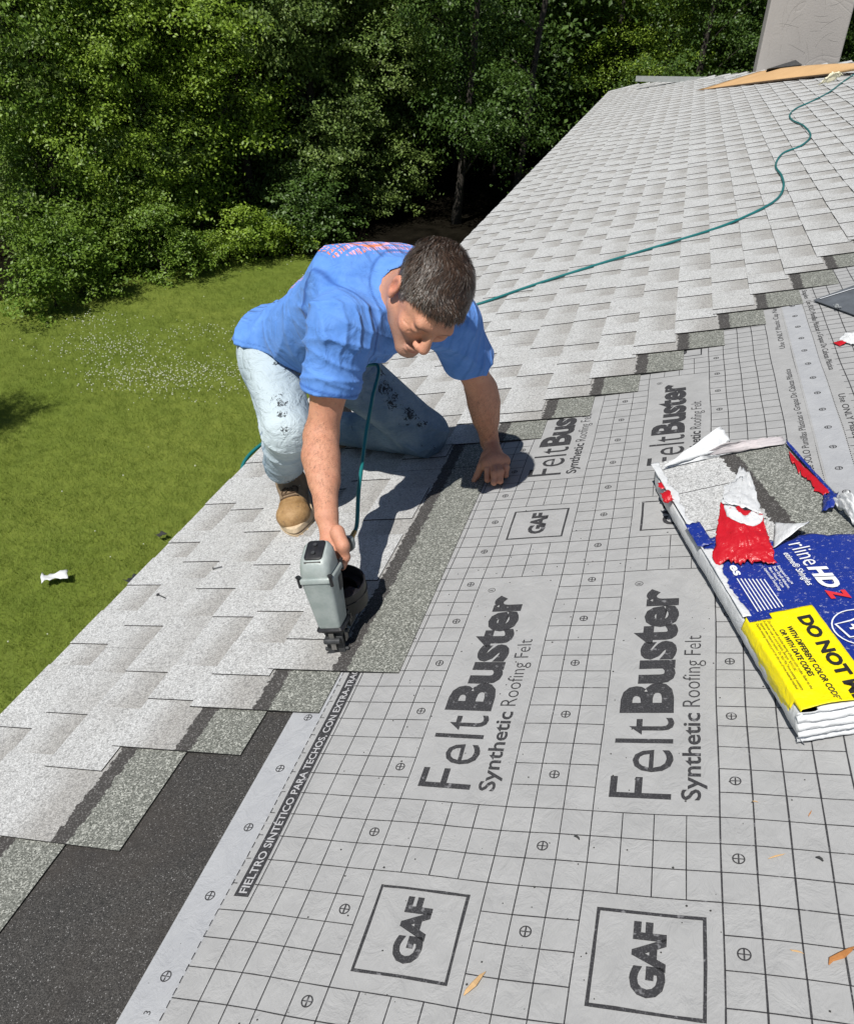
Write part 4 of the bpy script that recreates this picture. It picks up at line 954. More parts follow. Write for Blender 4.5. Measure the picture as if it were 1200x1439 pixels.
# T-shirt
sp=un(J['neck']-J['pel']); la=J['shL']-J['shR']; la=un(la-sp*(la@sp)); bk=np.cross(la,sp); bk=bk if bk[2]>0 else -bk; TQ=np.stack([la,sp,bk],1); TO=J['pel']
def fold(p,axis,fr,ph=0): t=p@axis*fr+1.6*snoise(p,3.2)+ph; return (1-np.abs(np.sin(t)))**3
def shirt_sdf(p):
    q=(p-TO)@TQ
    s=ell(q,(0,.37,.0),(.188,.20,.142)); s=smin(s,ell(q,(0,.17,-.008),(.168,.22,.132)),.06); s=smin(s,ell(q,(0,-.06,-.015),(.188,.16,.138)),.06)
    s=smin(s,seg(q,(-.10,.45,.045),(.10,.45,.045),.088,.088),.06)
    s=smin(s,seg(p,J['shR'],J['shL'],.072,.072),.06)
    sl=None
    for sh,e in((J['shR'],J['elR']),(J['shL'],J['elL'])):
        d=un(e-sh); a=seg(p,sh,sh+(e-sh)*.9,.070,.074); c=(p-sh)@d-.168-.006*np.sin(p[:,2]*60); a=smax(a,c,.006); 
        inn=seg(p,sh+d*.10,sh+d*.4,.052,.070); inn=np.maximum(inn,.145-(p-sh)@d); a=smax(a,-inn,.003)
        hem=np.abs((p-sh)@d-.155); a=a-.0012*np.exp(-(hem/.003)**2)*0
        s=smin(s,a,.045)
    nd=un(nk-nb0); s=smax(s,-(seg(p,nb0+nd*.005-sp*.0,nb0+nd*.2,.070,.085)),.008)
    s=smin(s,seg(p,nb0+nd*.0-A_((.02,0,.02)),nb0+nd*.015,.075,.076),.02); s=smax(s,-seg(p,nb0+nd*.02,nb0+nd*.2,.066,.08),.005)
    hemc=-.135+2.1*np.clip(.055-q[:,2],0,.12)-q[:,1]+.012*np.sin(q[:,0]*18+1)+.02*q[:,2]/.13; s=smax(s,hemc,.008)
    # cloth folds: radiating from the right armpit, along the side, and loose bunching at the waist
    ar=np.exp(-(np.linalg.norm(p-(J['shR']+A_((-.03,-.0,-.05))),axis=1)/.16)**2)
    wa=np.exp(-((q[:,1]+.02)/.12)**2)
    s=s-.011*ar*fold(p,un(A_((.25,.5,1.0))),34)-.006*ar*fold(p,un(A_((.6,.3,.8))),62,1)-.008*(1-ar)*fold(p,un(TQ[:,1]*1.+TQ[:,0]*.7),15,1)-.010*wa*fold(p,TQ[:,1]+.6*TQ[:,2],26,2)-.007*fold(p,un(A_((1,.3,-.6))),12,2.)-.003*fold(p,un(A_((.3,1,.5))),30,.5)
    # seams: shoulder seam and sleeve seam
    return s
def shirt_mat():
    t=NT('tshirt_blue'); v=t.co(); tc=t.attr('tc','Vector'); s=t.sep(tc)
    n=t.noise(v,26,4,.6); c=t.mix(t.mapr(n,.3,.7),(.085,.225,.60),(.125,.285,.70))
    # print on the back: rows of orange and pink lettering-like marks and a curl
    bx=t.math('MULTIPLY',t.mapr(s[0],-.160,-.155),t.mapr(s[0],.155,.162,1,0)); by=t.math('MULTIPLY',t.mapr(s[1],.13,.135),t.mapr(s[1],.555,.56,1,0))
    side=t.mapr(s[2],.088,.094); rows=t.math('SINE',t.math('MULTIPLY',s[1],300.)); rw=t.mapr(rows,-.5,-.3)
    wv=t.n('TexWave'); wv.wave_type='BANDS'; t.l(t.scale(tc,34,12,12),wv.inputs['Vector']); wv.inputs['Scale'].default_value=1.; wv.inputs['Distortion'].default_value=6.; wv.inputs['Detail'].default_value=3; wv.inputs['Detail Scale'].default_value=2.5
    mk=t.mapr(wv.outputs['Fac'],.50,.56); m=t.math('MULTIPLY',t.math('MULTIPLY',bx,by),t.math('MULTIPLY',side,t.math('MULTIPLY',rw,mk)))
    d1=t.n('VectorMath',operation='DISTANCE'); t.l(tc,d1.inputs[0]); d1.inputs[1].default_value=(-.03,.46,.13); ring=t.math('PINGPONG',t.math('ADD',d1.outputs['Value'],t.math('MULTIPLY',t.noise(tc,14,2),.03)),.02)
    m2=t.math('MULTIPLY',t.mapr(ring,.0065,.0045),t.math('MULTIPLY',t.mapr(d1.outputs['Value'],.075,.07),side)); m=t.math('MAXIMUM',m,m2)
    oc=t.mix(t.mapr(t.noise(tc,45,2),.46,.54),(.85,.22,.05),(.80,.42,.55)); c=t.mix(t.math('MULTIPLY',m,.9),c,oc)
    sm=t.attr('seam','Fac'); c=t.mix(t.math('MULTIPLY',sm,.75),c,(.02,.07,.28)); neck=t.mapr(t.noise(v,200,2,.7),.68,.72,0,.0)
    t.base(c,.85,0,.25); t.b.inputs['Sheen Weight'].default_value=.06; wf=t.n('TexWave'); wf.wave_type='BANDS'; t.l(t.scale(tc,9,14,6),wf.inputs['Vector']); wf.inputs['Scale'].default_value=1.; wf.inputs['Distortion'].default_value=7.; wf.inputs['Detail'].default_value=1.5; wf.inputs['Detail Scale'].default_value=.55
    b0=t.bump(t.math('MULTIPLY',t.math('POWER',wf.outputs['Fac'],3.),t.mapr(t.noise(v,5,2,.5),.42,.62)),.008,.8); b1=t.bump(t.noise(t.scale(v,1,1.4,.8),16,4,.55,1.4),.010,.7,b0); t.bump(t.noise(v,900,2,.5),.0005,.5,b1); return t.m
M['tshirt']=shirt_mat()
shirt,SVt=clothe('tshirt',shirt_sdf,(-.68,.85,.18),(.42,1.85,.92),.0048,[M['tshirt']])
tq=(SVt-TO)@TQ; setvec(shirt,tq,'tc')
seam=np.zeros(len(SVt))
dR=un(J['elR']-J['shR']); pr=(SVt-J['shR'])@dR; rad=np.linalg.norm(SVt-J['shR']-pr[:,None]*dR,axis=1)
seam=np.maximum(seam,np.exp(-((np.abs(pr-.155))/.0035)**2)*(rad<.14)); 
ppl=(SVt-J['shR'])@un(sp*.25+dR*.2+la*-.9); nearR=np.linalg.norm(SVt-J['shR'],axis=1)<.17
seam=np.maximum(seam,np.exp(-((ppl+.03)/.004)**2)*nearR*(tq[:,0]<0))
seam=np.maximum(seam,np.exp(-((tq[:,1]+.115-2.1*np.clip(.055-tq[:,2],0,.12))/.004)**2)*.6)
nd_=(SVt-nb0)@un(nk-nb0); rn_=np.linalg.norm(SVt-nb0-nd_[:,None]*un(nk-nb0),axis=1); seam=np.maximum(seam,np.exp(-((rn_-.094)/.003)**2)*(nd_>-.04)*.8)
a=shirt.data.attributes.new('seam','FLOAT','POINT'); a.data.foreach_set('value',seam.astype(np.float32))
# jeans
def jeans_sdf(p):
    s=ell((p-TO)@TQ,(0,-.03,-.03),(.145,.14,.105)); s=smin(s,ell(p,J['hipR']+A_((.005,.03,-.03)),(.092,.10,.095)),.05)
    s=smin(s,ell(p,J['hipL']+A_((-.03,.03,0)),(.11,.11,.11)),.05)
    ri=smin(seg(p,J['hipR'],J['knR'],.094,.068),seg(p,J['knR'],J['anR']+A_((.0,.0,.025)),.068,.062),.03); ri=smax(ri,(J['anR']-p)@un(J['knR']-J['anR'])+.052,.004)
    ri=smax(ri,-smax(seg(p,J['anR']-A_((0,0,.05)),J['anR']*.8+J['knR']*.2,.050,.050),(p-J['anR'])@un(J['knR']-J['anR'])-.075,.002),.003)
    le=smin(seg(p,J['hipL'],J['knL']+A_((0,0,.012)),.102,.076),seg(p,J['knL']+A_((0,0,.0)),J['anL'],.076,.06),.03); le=smax(le,.0-p[:,2]+.010,.01)
    s=smin(s,ri,.04); s=smin(s,le,.04)
    kb=np.exp(-(np.linalg.norm(p-J['knR']-A_((-.05,.02,-.04)),axis=1)/.12)**2); ka=np.exp(-(np.linalg.norm(p-J['anR']-A_((0,0,.07)),axis=1)/.08)**2); kl=np.exp(-(np.linalg.norm(p-J['knL'],axis=1)/.16)**2); hh=np.exp(-(np.linalg.norm(p-J['hipR'],axis=1)/.2)**2)
    s=s-.013*kb*fold(p,un(A_((.5,-.7,.9))),34)-.010*ka*fold(p,A_((.2,.1,1.)),46,1)-.008*kl*fold(p,un(A_((1,.2,.8))),26,2)-.009*hh*fold(p,un(A_((.8,-.6,.2))),22,1)-.003*fold(p,un(A_((.3,-.6,.8))),17)
    return s
def jeans_mat():
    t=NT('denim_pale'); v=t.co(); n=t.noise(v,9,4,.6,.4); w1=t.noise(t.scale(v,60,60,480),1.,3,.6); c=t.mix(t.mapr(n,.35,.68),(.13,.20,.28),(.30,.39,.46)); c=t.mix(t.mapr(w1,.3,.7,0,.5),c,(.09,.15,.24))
    wear_sunlit=t.attr('wear_sunlit','Fac'); c=t.mix(wear_sunlit,c,(.48,.56,.60)); sm=t.attr('seam','Fac'); c=t.mix(t.math('MULTIPLY',sm,.75),c,(.10,.16,.24))  # whitening is denim wear plus sunlight painted onto the lit leg
    st=t.noise(t.scale(v,1.2,1.,1.6),13,5,.8,1.0); c=t.mix(t.mapr(st,.645,.68,0,.85),c,(.03,.03,.033)); pa=t.attr('stain','Fac'); st2=t.noise(v,42,4,.8,1.5); c=t.mix(t.math('MULTIPLY',t.mapr(t.math('MULTIPLY_ADD',t.math('SUBTRACT',st2,.5),2.6,pa),.50,.58),.9),c,(.012,.012,.014))
    t.base(c,.88,0,.2); b1=t.bump(t.noise(t.scale(v,1,.8,1.3),15,4,.6,1.6),.016,.8); t.bump(w1,.0008,.8,b1); return t.m
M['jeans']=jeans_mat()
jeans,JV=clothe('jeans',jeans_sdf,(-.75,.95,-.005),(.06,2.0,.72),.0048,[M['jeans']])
def segd(p,a,b): return seg(p,a,b,0,0)
thR=un(J['knR']-J['hipR']); side=un(np.cross(thR,A_((0,0,1.)))); side=side if side[0]<0 else -side
def seamline(p,a,b):
    d=un(b-a); r=p-a-((p-a)@d)[:,None]*d; o=side-d*(side@d); return np.exp(-((r@un(np.cross(d,o)))/.0035)**2)*((r@o)>0)*(np.abs(((p-a)@d)/np.linalg.norm(b-a)-.5)<.55)*(np.linalg.norm(r,axis=1)<.16)
sm_=np.maximum(seamline(JV,J['hipR'],J['knR']),seamline(JV,J['knR'],J['anR'])); a=jeans.data.attributes.new('seam','FLOAT','POINT'); a.data.foreach_set('value',sm_.astype(np.float32))
wear_lit_=.9*np.exp(-(segd(JV,J['hipR']+A_((-.02,-.05,.06)),J['knR']+A_((0,-.05,.03)))/.115)**2)+.6*np.exp(-(segd(JV,J['knR']+A_((0,-.05,-.02)),J['anR'])/.08)**2)+.25*np.exp(-(segd(JV,J['hipL']+A_((0,0,.08)),J['knL']+A_((0,-.0,.07)))/.06)**2); a=jeans.data.attributes.new('wear_sunlit','FLOAT','POINT'); a.data.foreach_set('value',wear_lit_.astype(np.float32))  # worn thighs and shin; right leg paler still, its sunlight put into the colour
sn_=np.zeros(len(JV))
def pick(V,px,py):
    d=ray(px,py); d=d/np.linalg.norm(d); r=V-CL; t=r@d; o=np.linalg.norm(r-t[:,None]*d,axis=1); m=o<.012; 
    if not m.any(): return V[np.argmin(o)]
    k=np.where(m)[0]; return V[k[np.argmin(t[k])]]
for px,py,r in ((390,560,.030),(393,578,.022),(397,600,.016),(386,505,.010),(402,515,.008),(412,528,.010),(545,545,.040),(556,562,.030),(560,556,.018),(580,585,.035),(592,600,.018),(573,602,.012),(574,590,.014),(540,520,.025),(600,590,.012)): sn_=np.maximum(sn_,.60*np.exp(-(np.linalg.norm(JV-pick(JV,px,py),axis=1)/r)**2))
a=jeans.data.attributes.new('stain','FLOAT','POINT'); a.data.foreach_set('value',sn_.astype(np.float32))
# boots
def boot_mat(name,c1,c2):
    t=NT(name); v=t.co(); c=t.mix(t.mapr(t.noise(v,30,5,.65,.5),.35,.7),c1,c2); c=t.mix(t.mapr(t.noise(v,75,4,.75),.6,.68,0,.6),c,(.14,.10,.07)); c=t.mix(t.mapr(t.noise(v,50,4,.8,1),.66,.70,0,.8),c,(.62,.58,.5)); t.base(c,.6,0,.35); t.bump(t.math('ADD',t.noise(v,160,3,.6),t.noise(v,34,4,.7)),.003,.8); return t.m
M['boot']=boot_mat('boot_leather',(.26,.15,.06),(.40,.25,.115)); M['boot_up']=boot_mat('boot_suede',(.21,.145,.09),(.30,.215,.14)); M['sole']=simple('boot_sole',(.50,.39,.26),.8,nz=.2,ns=60); M['lace']=simple('boot_lace',(.09,.055,.03),.8); 
def boot(an,f,tilt=0.):
    f=un(A_((f[0],f[1],0))); s=A_((f[1],-f[0],0)); up=A_((0,0,1.)); Q=np.stack([s,f,up],1)*1.0; O=A_((an[0],an[1],.0))
    if tilt:
        ct,st_=math.cos(tilt),math.sin(tilt); f2=f*ct-up*st_; up2=up*ct+f*st_; Q=np.stack([s,f2,up2],1); O=O-up2*0
    T=lambda p:(p-O)@Q
    def fb(p):
        q=T(p); a=seg(q,(0,-.03,.075),(0,.085,.060),.046,.043); a=smin(a,ell(q,(0,.148,.056),(.055,.060,.044)),.03); a=smin(a,seg(q,(0,-.018,.10),(0,-.035,.22),.047,.050),.03); a=smin(a,ell(q,(0,-.04,.055),(.042,.045,.045)),.02)
        a=a-.0015*np.exp(-((q[:,1]-.118-.0*q[:,0]+q[:,0]**2*9)/.003)**2)*(q[:,2]>.04)-.0010*np.exp(-((np.abs(q[:,0])-.020)/.002)**2)*(q[:,1]<.11)*(q[:,2]>.07)
        a=smax(a,.036-q[:,2],.003); return smax(a,q[:,2]-.185,.004)
    lo=O-.30;hi=O+.30;lo=np.maximum(lo,-9)
    o,Vb=clothe('boot',fb,lo,hi,.0042,[M['boot_up'],M['boot']]); qv=T(Vb); me=o.data
    cen=np.array([np.mean([qv[v] for v in p.vertices],axis=0) for p in me.polygons]); me.polygons.foreach_set('material_index',((cen[:,1]>.105)).astype(np.int32))
    b=MB(); prof=[]
    for k in range(40):
        a=2*math.pi*k/40; y=math.sin(a); wx_=.051+.012*math.exp(-((y-.45)/.4)**2)-.004*math.exp(-((y+.1)/.3)**2); prof.append((math.cos(a)*wx_*(1-.12*max(0,y)**6),.064+y*.158))
    rings=[[Vector(O+Q@A_((x*s_,.062+(y-.062)*s_,z))) for x,y in prof] for z,s_ in ((.002,.93),(.004,.985),(.018,1.0),(.0185,.975),(.026,.975),(.0265,1.01),(.040,1.0),(.043,.96))]
    b.loft(rings)
    for k in range(40):   # lugs
        if k%2: continue
        x,y=prof[k]; nx,ny=un(A_((x,y-.062)));c=A_((x*1.0,.062+(y-.062)*1.0,.0));
        vs=[]
        for dx,dz in ((-.0045,.0005),(.0045,.0005),(.0045,.013),(-.0045,.013)):
            for dn in (-.004,.0022): vs.append(Vector(O+Q@(c+A_((-ny*dx+nx*dn,nx*dx+ny*dn,dz)))))
        b.add(vs,[(1,3,5,7),(0,1,7,6),(2,4,5,3),(0,2,3,1),(6,7,5,4)])
    so_=b.build('sole',[M['sole']],o); autosmooth(so_,40)
    lb=MB()
    for i in range(5):
        z=.088+i*.018;y=.108-i*.018 if i<4 else .050
        for sx in(-1,1):
            pts=[(sx*-.022,y-.002,z-.004+.004),(0,y+.010,z+.010),(sx*.022,y+.0,z+.014)]
            # drop the lace onto the leather
            out=[]
            for t_ in np.linspace(0,1,7):
                a_=A_(pts[0])*(1-t_)**2+2*A_(pts[1])*t_*(1-t_)+A_(pts[2])*t_**2; g=O+Q@a_
                for _ in range(6):
                    d=fb(g[None])[0]; gr=A_([fb((g+np.eye(3)[k]*.001)[None])[0]-d for k in range(3)])/.001; g=g-gr*(d-.002)/max(gr@gr,.2)
                out.append(g)
            lb.tube(out,.0026,6)
    for sx in (-1,1):
        pts=[]
        for t_ in np.linspace(0,1,9):
            a_=A_((sx*(.004+.022*math.sin(t_*3.1)),.070+.02*math.sin(t_*5),.115-.030*t_)); g=O+Q@a_
            for _ in range(6):
                d=fb(g[None])[0]; gr=A_([fb((g+np.eye(3)[k]*.001)[None])[0]-d for k in range(3)])/.001; g=g-gr*(d-.003)/max(gr@gr,.2)
            pts.append(g)
        lb.tube(pts,.0024,6)
    lb.build('laces',[M['lace']],o,smooth=True)
    return o
boot(J['anR']+A_((-.005,.02,0)),(.085,-.20))
boot(J['anL']+A_((-.10,.05,0)),(.5,-.15),.9)
# ================================================================ lawn
def lawn_mat():
    t=NT('lawn_turf'); v=t.co(); n=t.noise(v,.55,4,.6); n2=t.noise(v,5,4,.7); n3=t.noise(v,60,2,.7)
    c=t.mix(t.mapr(n,.3,.7),(.11,.155,.02),(.17,.205,.035)); c=t.mix(t.mapr(n2,.35,.7,0,.5),c,(.07,.11,.018)); c=t.mix(t.mapr(n3,.4,.7,0,.5),c,(.13,.15,.04)); t.base(c,.9,0,.1); t.bump(n3,.003,.6); return t.m
M['lawn']=lawn_mat()
def gnd(x,y): return GZ+.05*math.sin(x*.4+1)*math.cos(y*.3)+ .03*max(0,y-8)
vs=[];fs=[]; gx=[-140,-90,-60,-40,-30]+[-25+i for i in range(0,45)]+[25,40,60,90,140]; gy=[-60,-30,-15]+[-8+i for i in range(0,48)]+[45,60,90,140,200]
for y in gy:
    for x in gx: vs.append((x,y,gnd(x,min(y,30))))
for j in range(len(gy)-1):
    for i in range(len(gx)-1): k=j*len(gx)+i; fs.append((k,k+1,k+len(gx)+1,k+len(gx)))
lawn=mesh('lawn',vs,fs,[M['lawn']],None,None,True); tag(lawn,kind='structure')
# forest floor: leaf litter sheet, coloured near black to paint in the canopy's deep shade
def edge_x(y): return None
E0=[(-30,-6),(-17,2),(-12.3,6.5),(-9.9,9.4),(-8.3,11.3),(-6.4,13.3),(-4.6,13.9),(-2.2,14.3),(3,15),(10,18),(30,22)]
M['litter']=simple('leaf_litter_shade',(.008,.007,.005),.95,0,0.,nz=.6,ns=3,bump=.02,bs=20)
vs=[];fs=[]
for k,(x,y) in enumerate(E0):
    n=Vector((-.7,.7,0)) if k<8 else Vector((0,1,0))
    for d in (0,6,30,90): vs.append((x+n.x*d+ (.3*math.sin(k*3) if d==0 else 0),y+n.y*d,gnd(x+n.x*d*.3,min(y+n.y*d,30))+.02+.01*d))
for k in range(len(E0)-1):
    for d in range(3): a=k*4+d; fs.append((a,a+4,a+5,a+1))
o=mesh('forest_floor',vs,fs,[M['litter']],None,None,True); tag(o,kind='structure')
def leafmat(name,c1,c2,tr=.28):
    t=NT(name); v=t.co(); n=t.noise(v,1.3,3,.6); r=t.attr('lv','Fac'); c=t.mix(t.mapr(n,.35,.65),c1,c2); c=t.mix(t.mapr(r,0,1,0,.6),c,tuple(min(1,x*1.7) for x in c2)); t.base(c,.48,0,.4)
    ts=t.n('BsdfTranslucent'); t.put(t.mix(.5,c,(.12,.2,.02)),ts.inputs[0]); mx=t.n('MixShader'); mx.inputs[0].default_value=tr; t.l(t.b.outputs[0],mx.inputs[1]); t.l(ts.outputs[0],mx.inputs[2]); t.l(mx.outputs[0],t.o.inputs['Surface']); return t.m
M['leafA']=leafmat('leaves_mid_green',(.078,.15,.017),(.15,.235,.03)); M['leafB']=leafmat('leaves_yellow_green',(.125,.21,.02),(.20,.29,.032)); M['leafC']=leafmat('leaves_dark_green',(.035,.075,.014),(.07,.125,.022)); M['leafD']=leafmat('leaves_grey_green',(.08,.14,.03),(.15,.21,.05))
M['bark']=simple('bark',(.035,.029,.023),.95,nz=.4,ns=9,bump=.02,bs=14); M['barkL']=simple('bark_grey',(.16,.145,.125),.95,nz=.35,ns=6,bump=.015,bs=16)
M['grass']=(lambda t:(t.base(t.mix(t.mapr(t.noise(t.co(),.6,3,.6),.35,.65),t.mix(t.rand(),(.140,.205,.028),(.165,.23,.035)),t.mix(t.rand(),(.185,.235,.038),(.22,.25,.05))),.7,0,.2),t.m)[1])(NT('grass_blades'))
M['clover']=simple('clover_white',(.50,.52,.40),.9)
def scatter(name,pts,kind,mats_,smin_,smax_,parent=None):
    me=bpy.data.meshes.new(name); me.vertices.add(len(pts)); me.vertices.foreach_set('co',np.asarray(pts,np.float32).ravel()); me.update()
    o=bpy.data.objects.new(name,me); link(o,parent); g=bpy.data.node_groups.new(name,'GeometryNodeTree'); g.interface.new_socket('G',in_out='INPUT',socket_type='NodeSocketGeometry'); g.interface.new_socket('G',in_out='OUTPUT',socket_type='NodeSocketGeometry')
    N=g.nodes; L=g.links; gi=N.new('NodeGroupInput'); go=N.new('NodeGroupOutput'); ip=N.new('GeometryNodeInstanceOnPoints'); L.new(gi.outputs[0],ip.inputs['Points']); jn=N.new('GeometryNodeJoinGeometry'); sm=N.new('GeometryNodeSetMaterial'); sm.inputs['Material'].default_value=mats_
    rr=random.Random(4)
    if kind=='grass':
        for k in range(9):
            c=N.new('GeometryNodeMeshCone'); c.inputs['Vertices'].default_value=3; c.inputs['Radius Top'].default_value=.0; c.inputs['Radius Bottom'].default_value=.0025; c.inputs['Depth'].default_value=rr.uniform(.045,.085); c.fill_type='NONE'
            tr=N.new('GeometryNodeTransform'); tr.inputs['Translation'].default_value=(rr.uniform(-.11,.11),rr.uniform(-.11,.11),0); tr.inputs['Rotation'].default_value=(rr.uniform(-.55,.55),rr.uniform(-.55,.55),0); L.new(c.outputs[0],tr.inputs[0]); L.new(tr.outputs[0],jn.inputs[0])
    else:
        c=N.new('GeometryNodeMeshIcoSphere'); c.inputs['Radius'].default_value=.011; c.inputs['Subdivisions'].default_value=1; tr=N.new('GeometryNodeTransform'); tr.inputs['Translation'].default_value=(0,0,.075); L.new(c.outputs[0],tr.inputs[0]); L.new(tr.outputs[0],jn.inputs[0])
    L.new(jn.outputs[0],sm.inputs[0]); L.new(sm.outputs[0],ip.inputs['Instance'])
    rv=N.new('FunctionNodeRandomValue'); rv.data_type='FLOAT_VECTOR'; rv.inputs[0].default_value=(-.15,-.15,0); rv.inputs[1].default_value=(.15,.15,6.28); L.new(rv.outputs[0],ip.inputs['Rotation'])
    rs=N.new('FunctionNodeRandomValue'); rs.data_type='FLOAT'; rs.inputs[2].default_value=smin_; rs.inputs[3].default_value=smax_; L.new(rs.outputs[1],ip.inputs['Scale'])
    L.new(ip.outputs[0],go.inputs[0]); md=o.modifiers.new('scatter','NODES'); md.node_group=g; tag(o,kind='stuff'); return o
# grass in the part of the lawn seen past the eave
ex=np.array([e[0] for e in E0]); ey=np.array([e[1] for e in E0])
NG=190000; gp=np.stack([rng.uniform(-13.5,-.9,NG),rng.uniform(-1.5,16.5,NG)],1)
d2=np.hypot(gp[:,0]-.5,gp[:,1]+.7); lim=np.interp(gp[:,0],ex,ey); keep=(gp[:,1]<lim+.15)&(rng.random(NG)<np.clip(1.35-d2/16,.45,1)); gp=gp[keep]
gp=np.column_stack([gp,[gnd(x,y) for x,y in gp]])
o=scatter('grass',gp,'grass',M['grass'],.38,.8); tag(o,'short mown green grass of the lawn','grass',kind='stuff')
cl=[]
for cx,cy,sx,sy,n in ((-5.5,7.9,1.1,.55,560),(-4.6,8.3,.9,.4,200),(-6.6,8.6,.9,.5,300),(-5.3,9.5,1.2,.4,160),(-7.4,9.4,.6,.35,80),(-3.9,10.6,.7,.35,90)): cl.append(np.column_stack([rng.normal(cx,sx*.55,n),rng.normal(cy,sy*.55,n)]))
cl.append(np.column_stack([rng.uniform(-12,-1,900),rng.uniform(1.5,14,900)])[:260]); cl=np.concatenate(cl); cl=cl[cl[:,1]<np.interp(cl[:,0],ex,ey)]; cl=np.column_stack([cl,[gnd(x,y) for x,y in cl]])
o=scatter('clover_flowers',cl,'clover',M['clover'],.45,.95); tag(o,'white clover flowers in patches on the lawn','clover',kind='stuff')
# things lying on the lawn
def gpx(px,py,z=None):
    r=toW(ray(px,py)); z=GZ+.03 if z is None else z; k=(z-CW[2])/r[2]; return Vector(np.array(CW)+r*k)
a=gpx(60,815);b_=gpx(95,812); d=(b_-a); s=Vector((-d.y,d.x,0)).normalized()*.05
def scrapw(name,A,B,w,h,mt,lab_,cat):
    n=10;vs=[];fs=[]; d=B-A; s=Vector((-d.y,d.x,0)).normalized()*w
    for j in range(5):
        for i in range(n+1):
            u=i/n;v=j/4; vs.append(A+d*(u+.03*jag(v,1))+s*(v-.5)*(1+.35*jag(u,1))*(1-.4*math.sin(u*3.1))+Vector((0,0,.035+h*.5*(.5+.5*math.sin(u*7+v*3))*(.4+v*.6))))
    for j in range(4):
        for i in range(n): k=j*(n+1)+i; fs.append((k,k+1,k+n+2,k+n+1))
    o=mesh(name,vs,fs,[mt],None,None,True); q=o.modifiers.new('thick','SOLIDIFY'); q.thickness=.002; return tag(o,lab_,cat)
scrapw('wrapper_scrap',gpx(60,818),gpx(97,812),.13,.05,M['white_pl'],'white scrap of wrapper lying on the lawn','scrap')
scrapw('shingle_offcut',gpx(181,823),gpx(196,814),.12,.02,M['gun_dark'],'dark offcut lying on the lawn close to the eave','offcut')
scrapw('shingle_offcut',gpx(222,758),gpx(232,753),.08,.03,M['stackside'],'small black offcut on the lawn above the other one','offcut')
# ================================================================ woods
def leaves(V,Nn,size,rg_,droop=.3):
    """bent diamond leaves at points V facing roughly Nn"""
    n=len(V); up=Nn+rg_.normal(size=(n,3))*.55; up/=np.linalg.norm(up,axis=1)[:,None]
    a=rg_.normal(size=(n,3)); a[:,2]-=droop; a-=up*(a*up).sum(1)[:,None]; a/=np.linalg.norm(a,axis=1)[:,None]; b=np.cross(up,a)
    L=size*rg_.uniform(.6,1.25,n)[:,None]; Wd=L*.30
    p=[V-a*L*.5,V+b*Wd-a*L*.05,V+a*L*.5-up*L*.16,V-b*Wd-a*L*.05]
    VV=np.stack(p,1).reshape(-1,3); k=np.arange(n)*4; F=np.concatenate([np.stack([k,k+1,k+2],1),np.stack([k,k+2,k+3],1)]); lv=np.repeat(rg_.random(n)**2,4)
    return VV,F,lv
def crown_mesh(name,seed,H,R,nc,nl,size,mat_,z0=.0,lobes=9,droop=.3,spray=.24):
    """crown built of many leafy sprays spread over an uneven set of lobes; empty pockets stay between them"""
    r=np.random.default_rng(seed); lc=[]
    for i in range(lobes):
        z=z0+(H-z0)*(i+.5)/lobes+r.normal()*.2; rad=R*(.45+.55*math.sin(math.pi*min(1,max(.08,(z-z0)/(H-z0)*.85+.12)))); a=r.uniform(0,6.28); q=rad*r.uniform(.25,.75); lc.append((q*math.cos(a),q*math.sin(a),z,R*r.uniform(.34,.62)))
    pts=[];nn=[]
    for i in range(nc):
        x,y,z,s=lc[r.integers(len(lc))]; d=r.normal(size=3); d/=np.linalg.norm(d); q=s*(r.uniform(.55,1.05)); c=np.array((x,y,z))+d*q*np.array((1,1,.8))
        if c[2]<z0*.6+.02: continue
        ax=d*np.array((1,1,.3))+r.normal(size=3)*.4; ax/=np.linalg.norm(ax); m=nl; t=r.uniform(-1,1,m); p=c+ax*t[:,None]*spray*1.3+r.normal(size=(m,3))*spray*np.array((.45,.45,.22)); p[:,2]-=np.abs(t)*spray*.35; pts.append(p); nn.append(np.tile(d*.5+np.array((0,-.1,.75)),(m,1)))
    V=np.concatenate(pts);N_=np.concatenate(nn); VV,F,lv=leaves(V,N_,size,r,droop); 
    o=npmesh(name,VV,F,[mat_]); a=o.data.attributes.new('lv','FLOAT','POINT'); a.data.foreach_set('value',lv.astype(np.float32)); me=o.data; bpy.data.objects.remove(o); return me,lc
def trunk_mb(H,r0,lean,lc,rg_,nb=10):
    b=MB(); pts=[];rr=[]
    for i in range(9):
        t=i/8; pts.append((lean[0]*t*H+.12*math.sin(t*5+H),lean[1]*t*H+.1*math.sin(t*4),t*H-.1)); rr.append(r0*(1.25-1.0*t) if i else r0*1.7)
    b.tube(pts,rr,8)
    for x,y,z,s in lc[:nb]:
        t=min(.95,max(.12,(z-.5*s)/H)); k=int(t*8); p=Vector(pts[k]); q=Vector((x,y,z)); m=p.lerp(q,.5)+Vector((0,0,.15)); b.tube([p,m,q],[r0*.42*(1.1-t),r0*.25*(1.1-t),.012],5)
    return b
CR={}
CR['A']=crown_mesh('crown',1,7.5,2.3,700,74,.070,M['leafA'],.5,15,.5)
CR['B']=crown_mesh('crown',2,4.6,1.9,500,78,.066,M['leafB'],.25,12,.3)
CR['C']=crown_mesh('crown',3,8.0,2.5,700,66,.078,M['leafC'],1.6,14,.7)
CR['D']=crown_mesh('crown',4,6.0,2.1,560,74,.082,M['leafD'],.6,13,.9)
CR['S']=crown_mesh('crown',5,1.5,.95,190,50,.065,M['leafA'],.05,7,.2,.16)
CR['T']=crown_mesh('crown',6,1.3,1.1,190,50,.07,M['leafB'],.03,8,.2,.16)
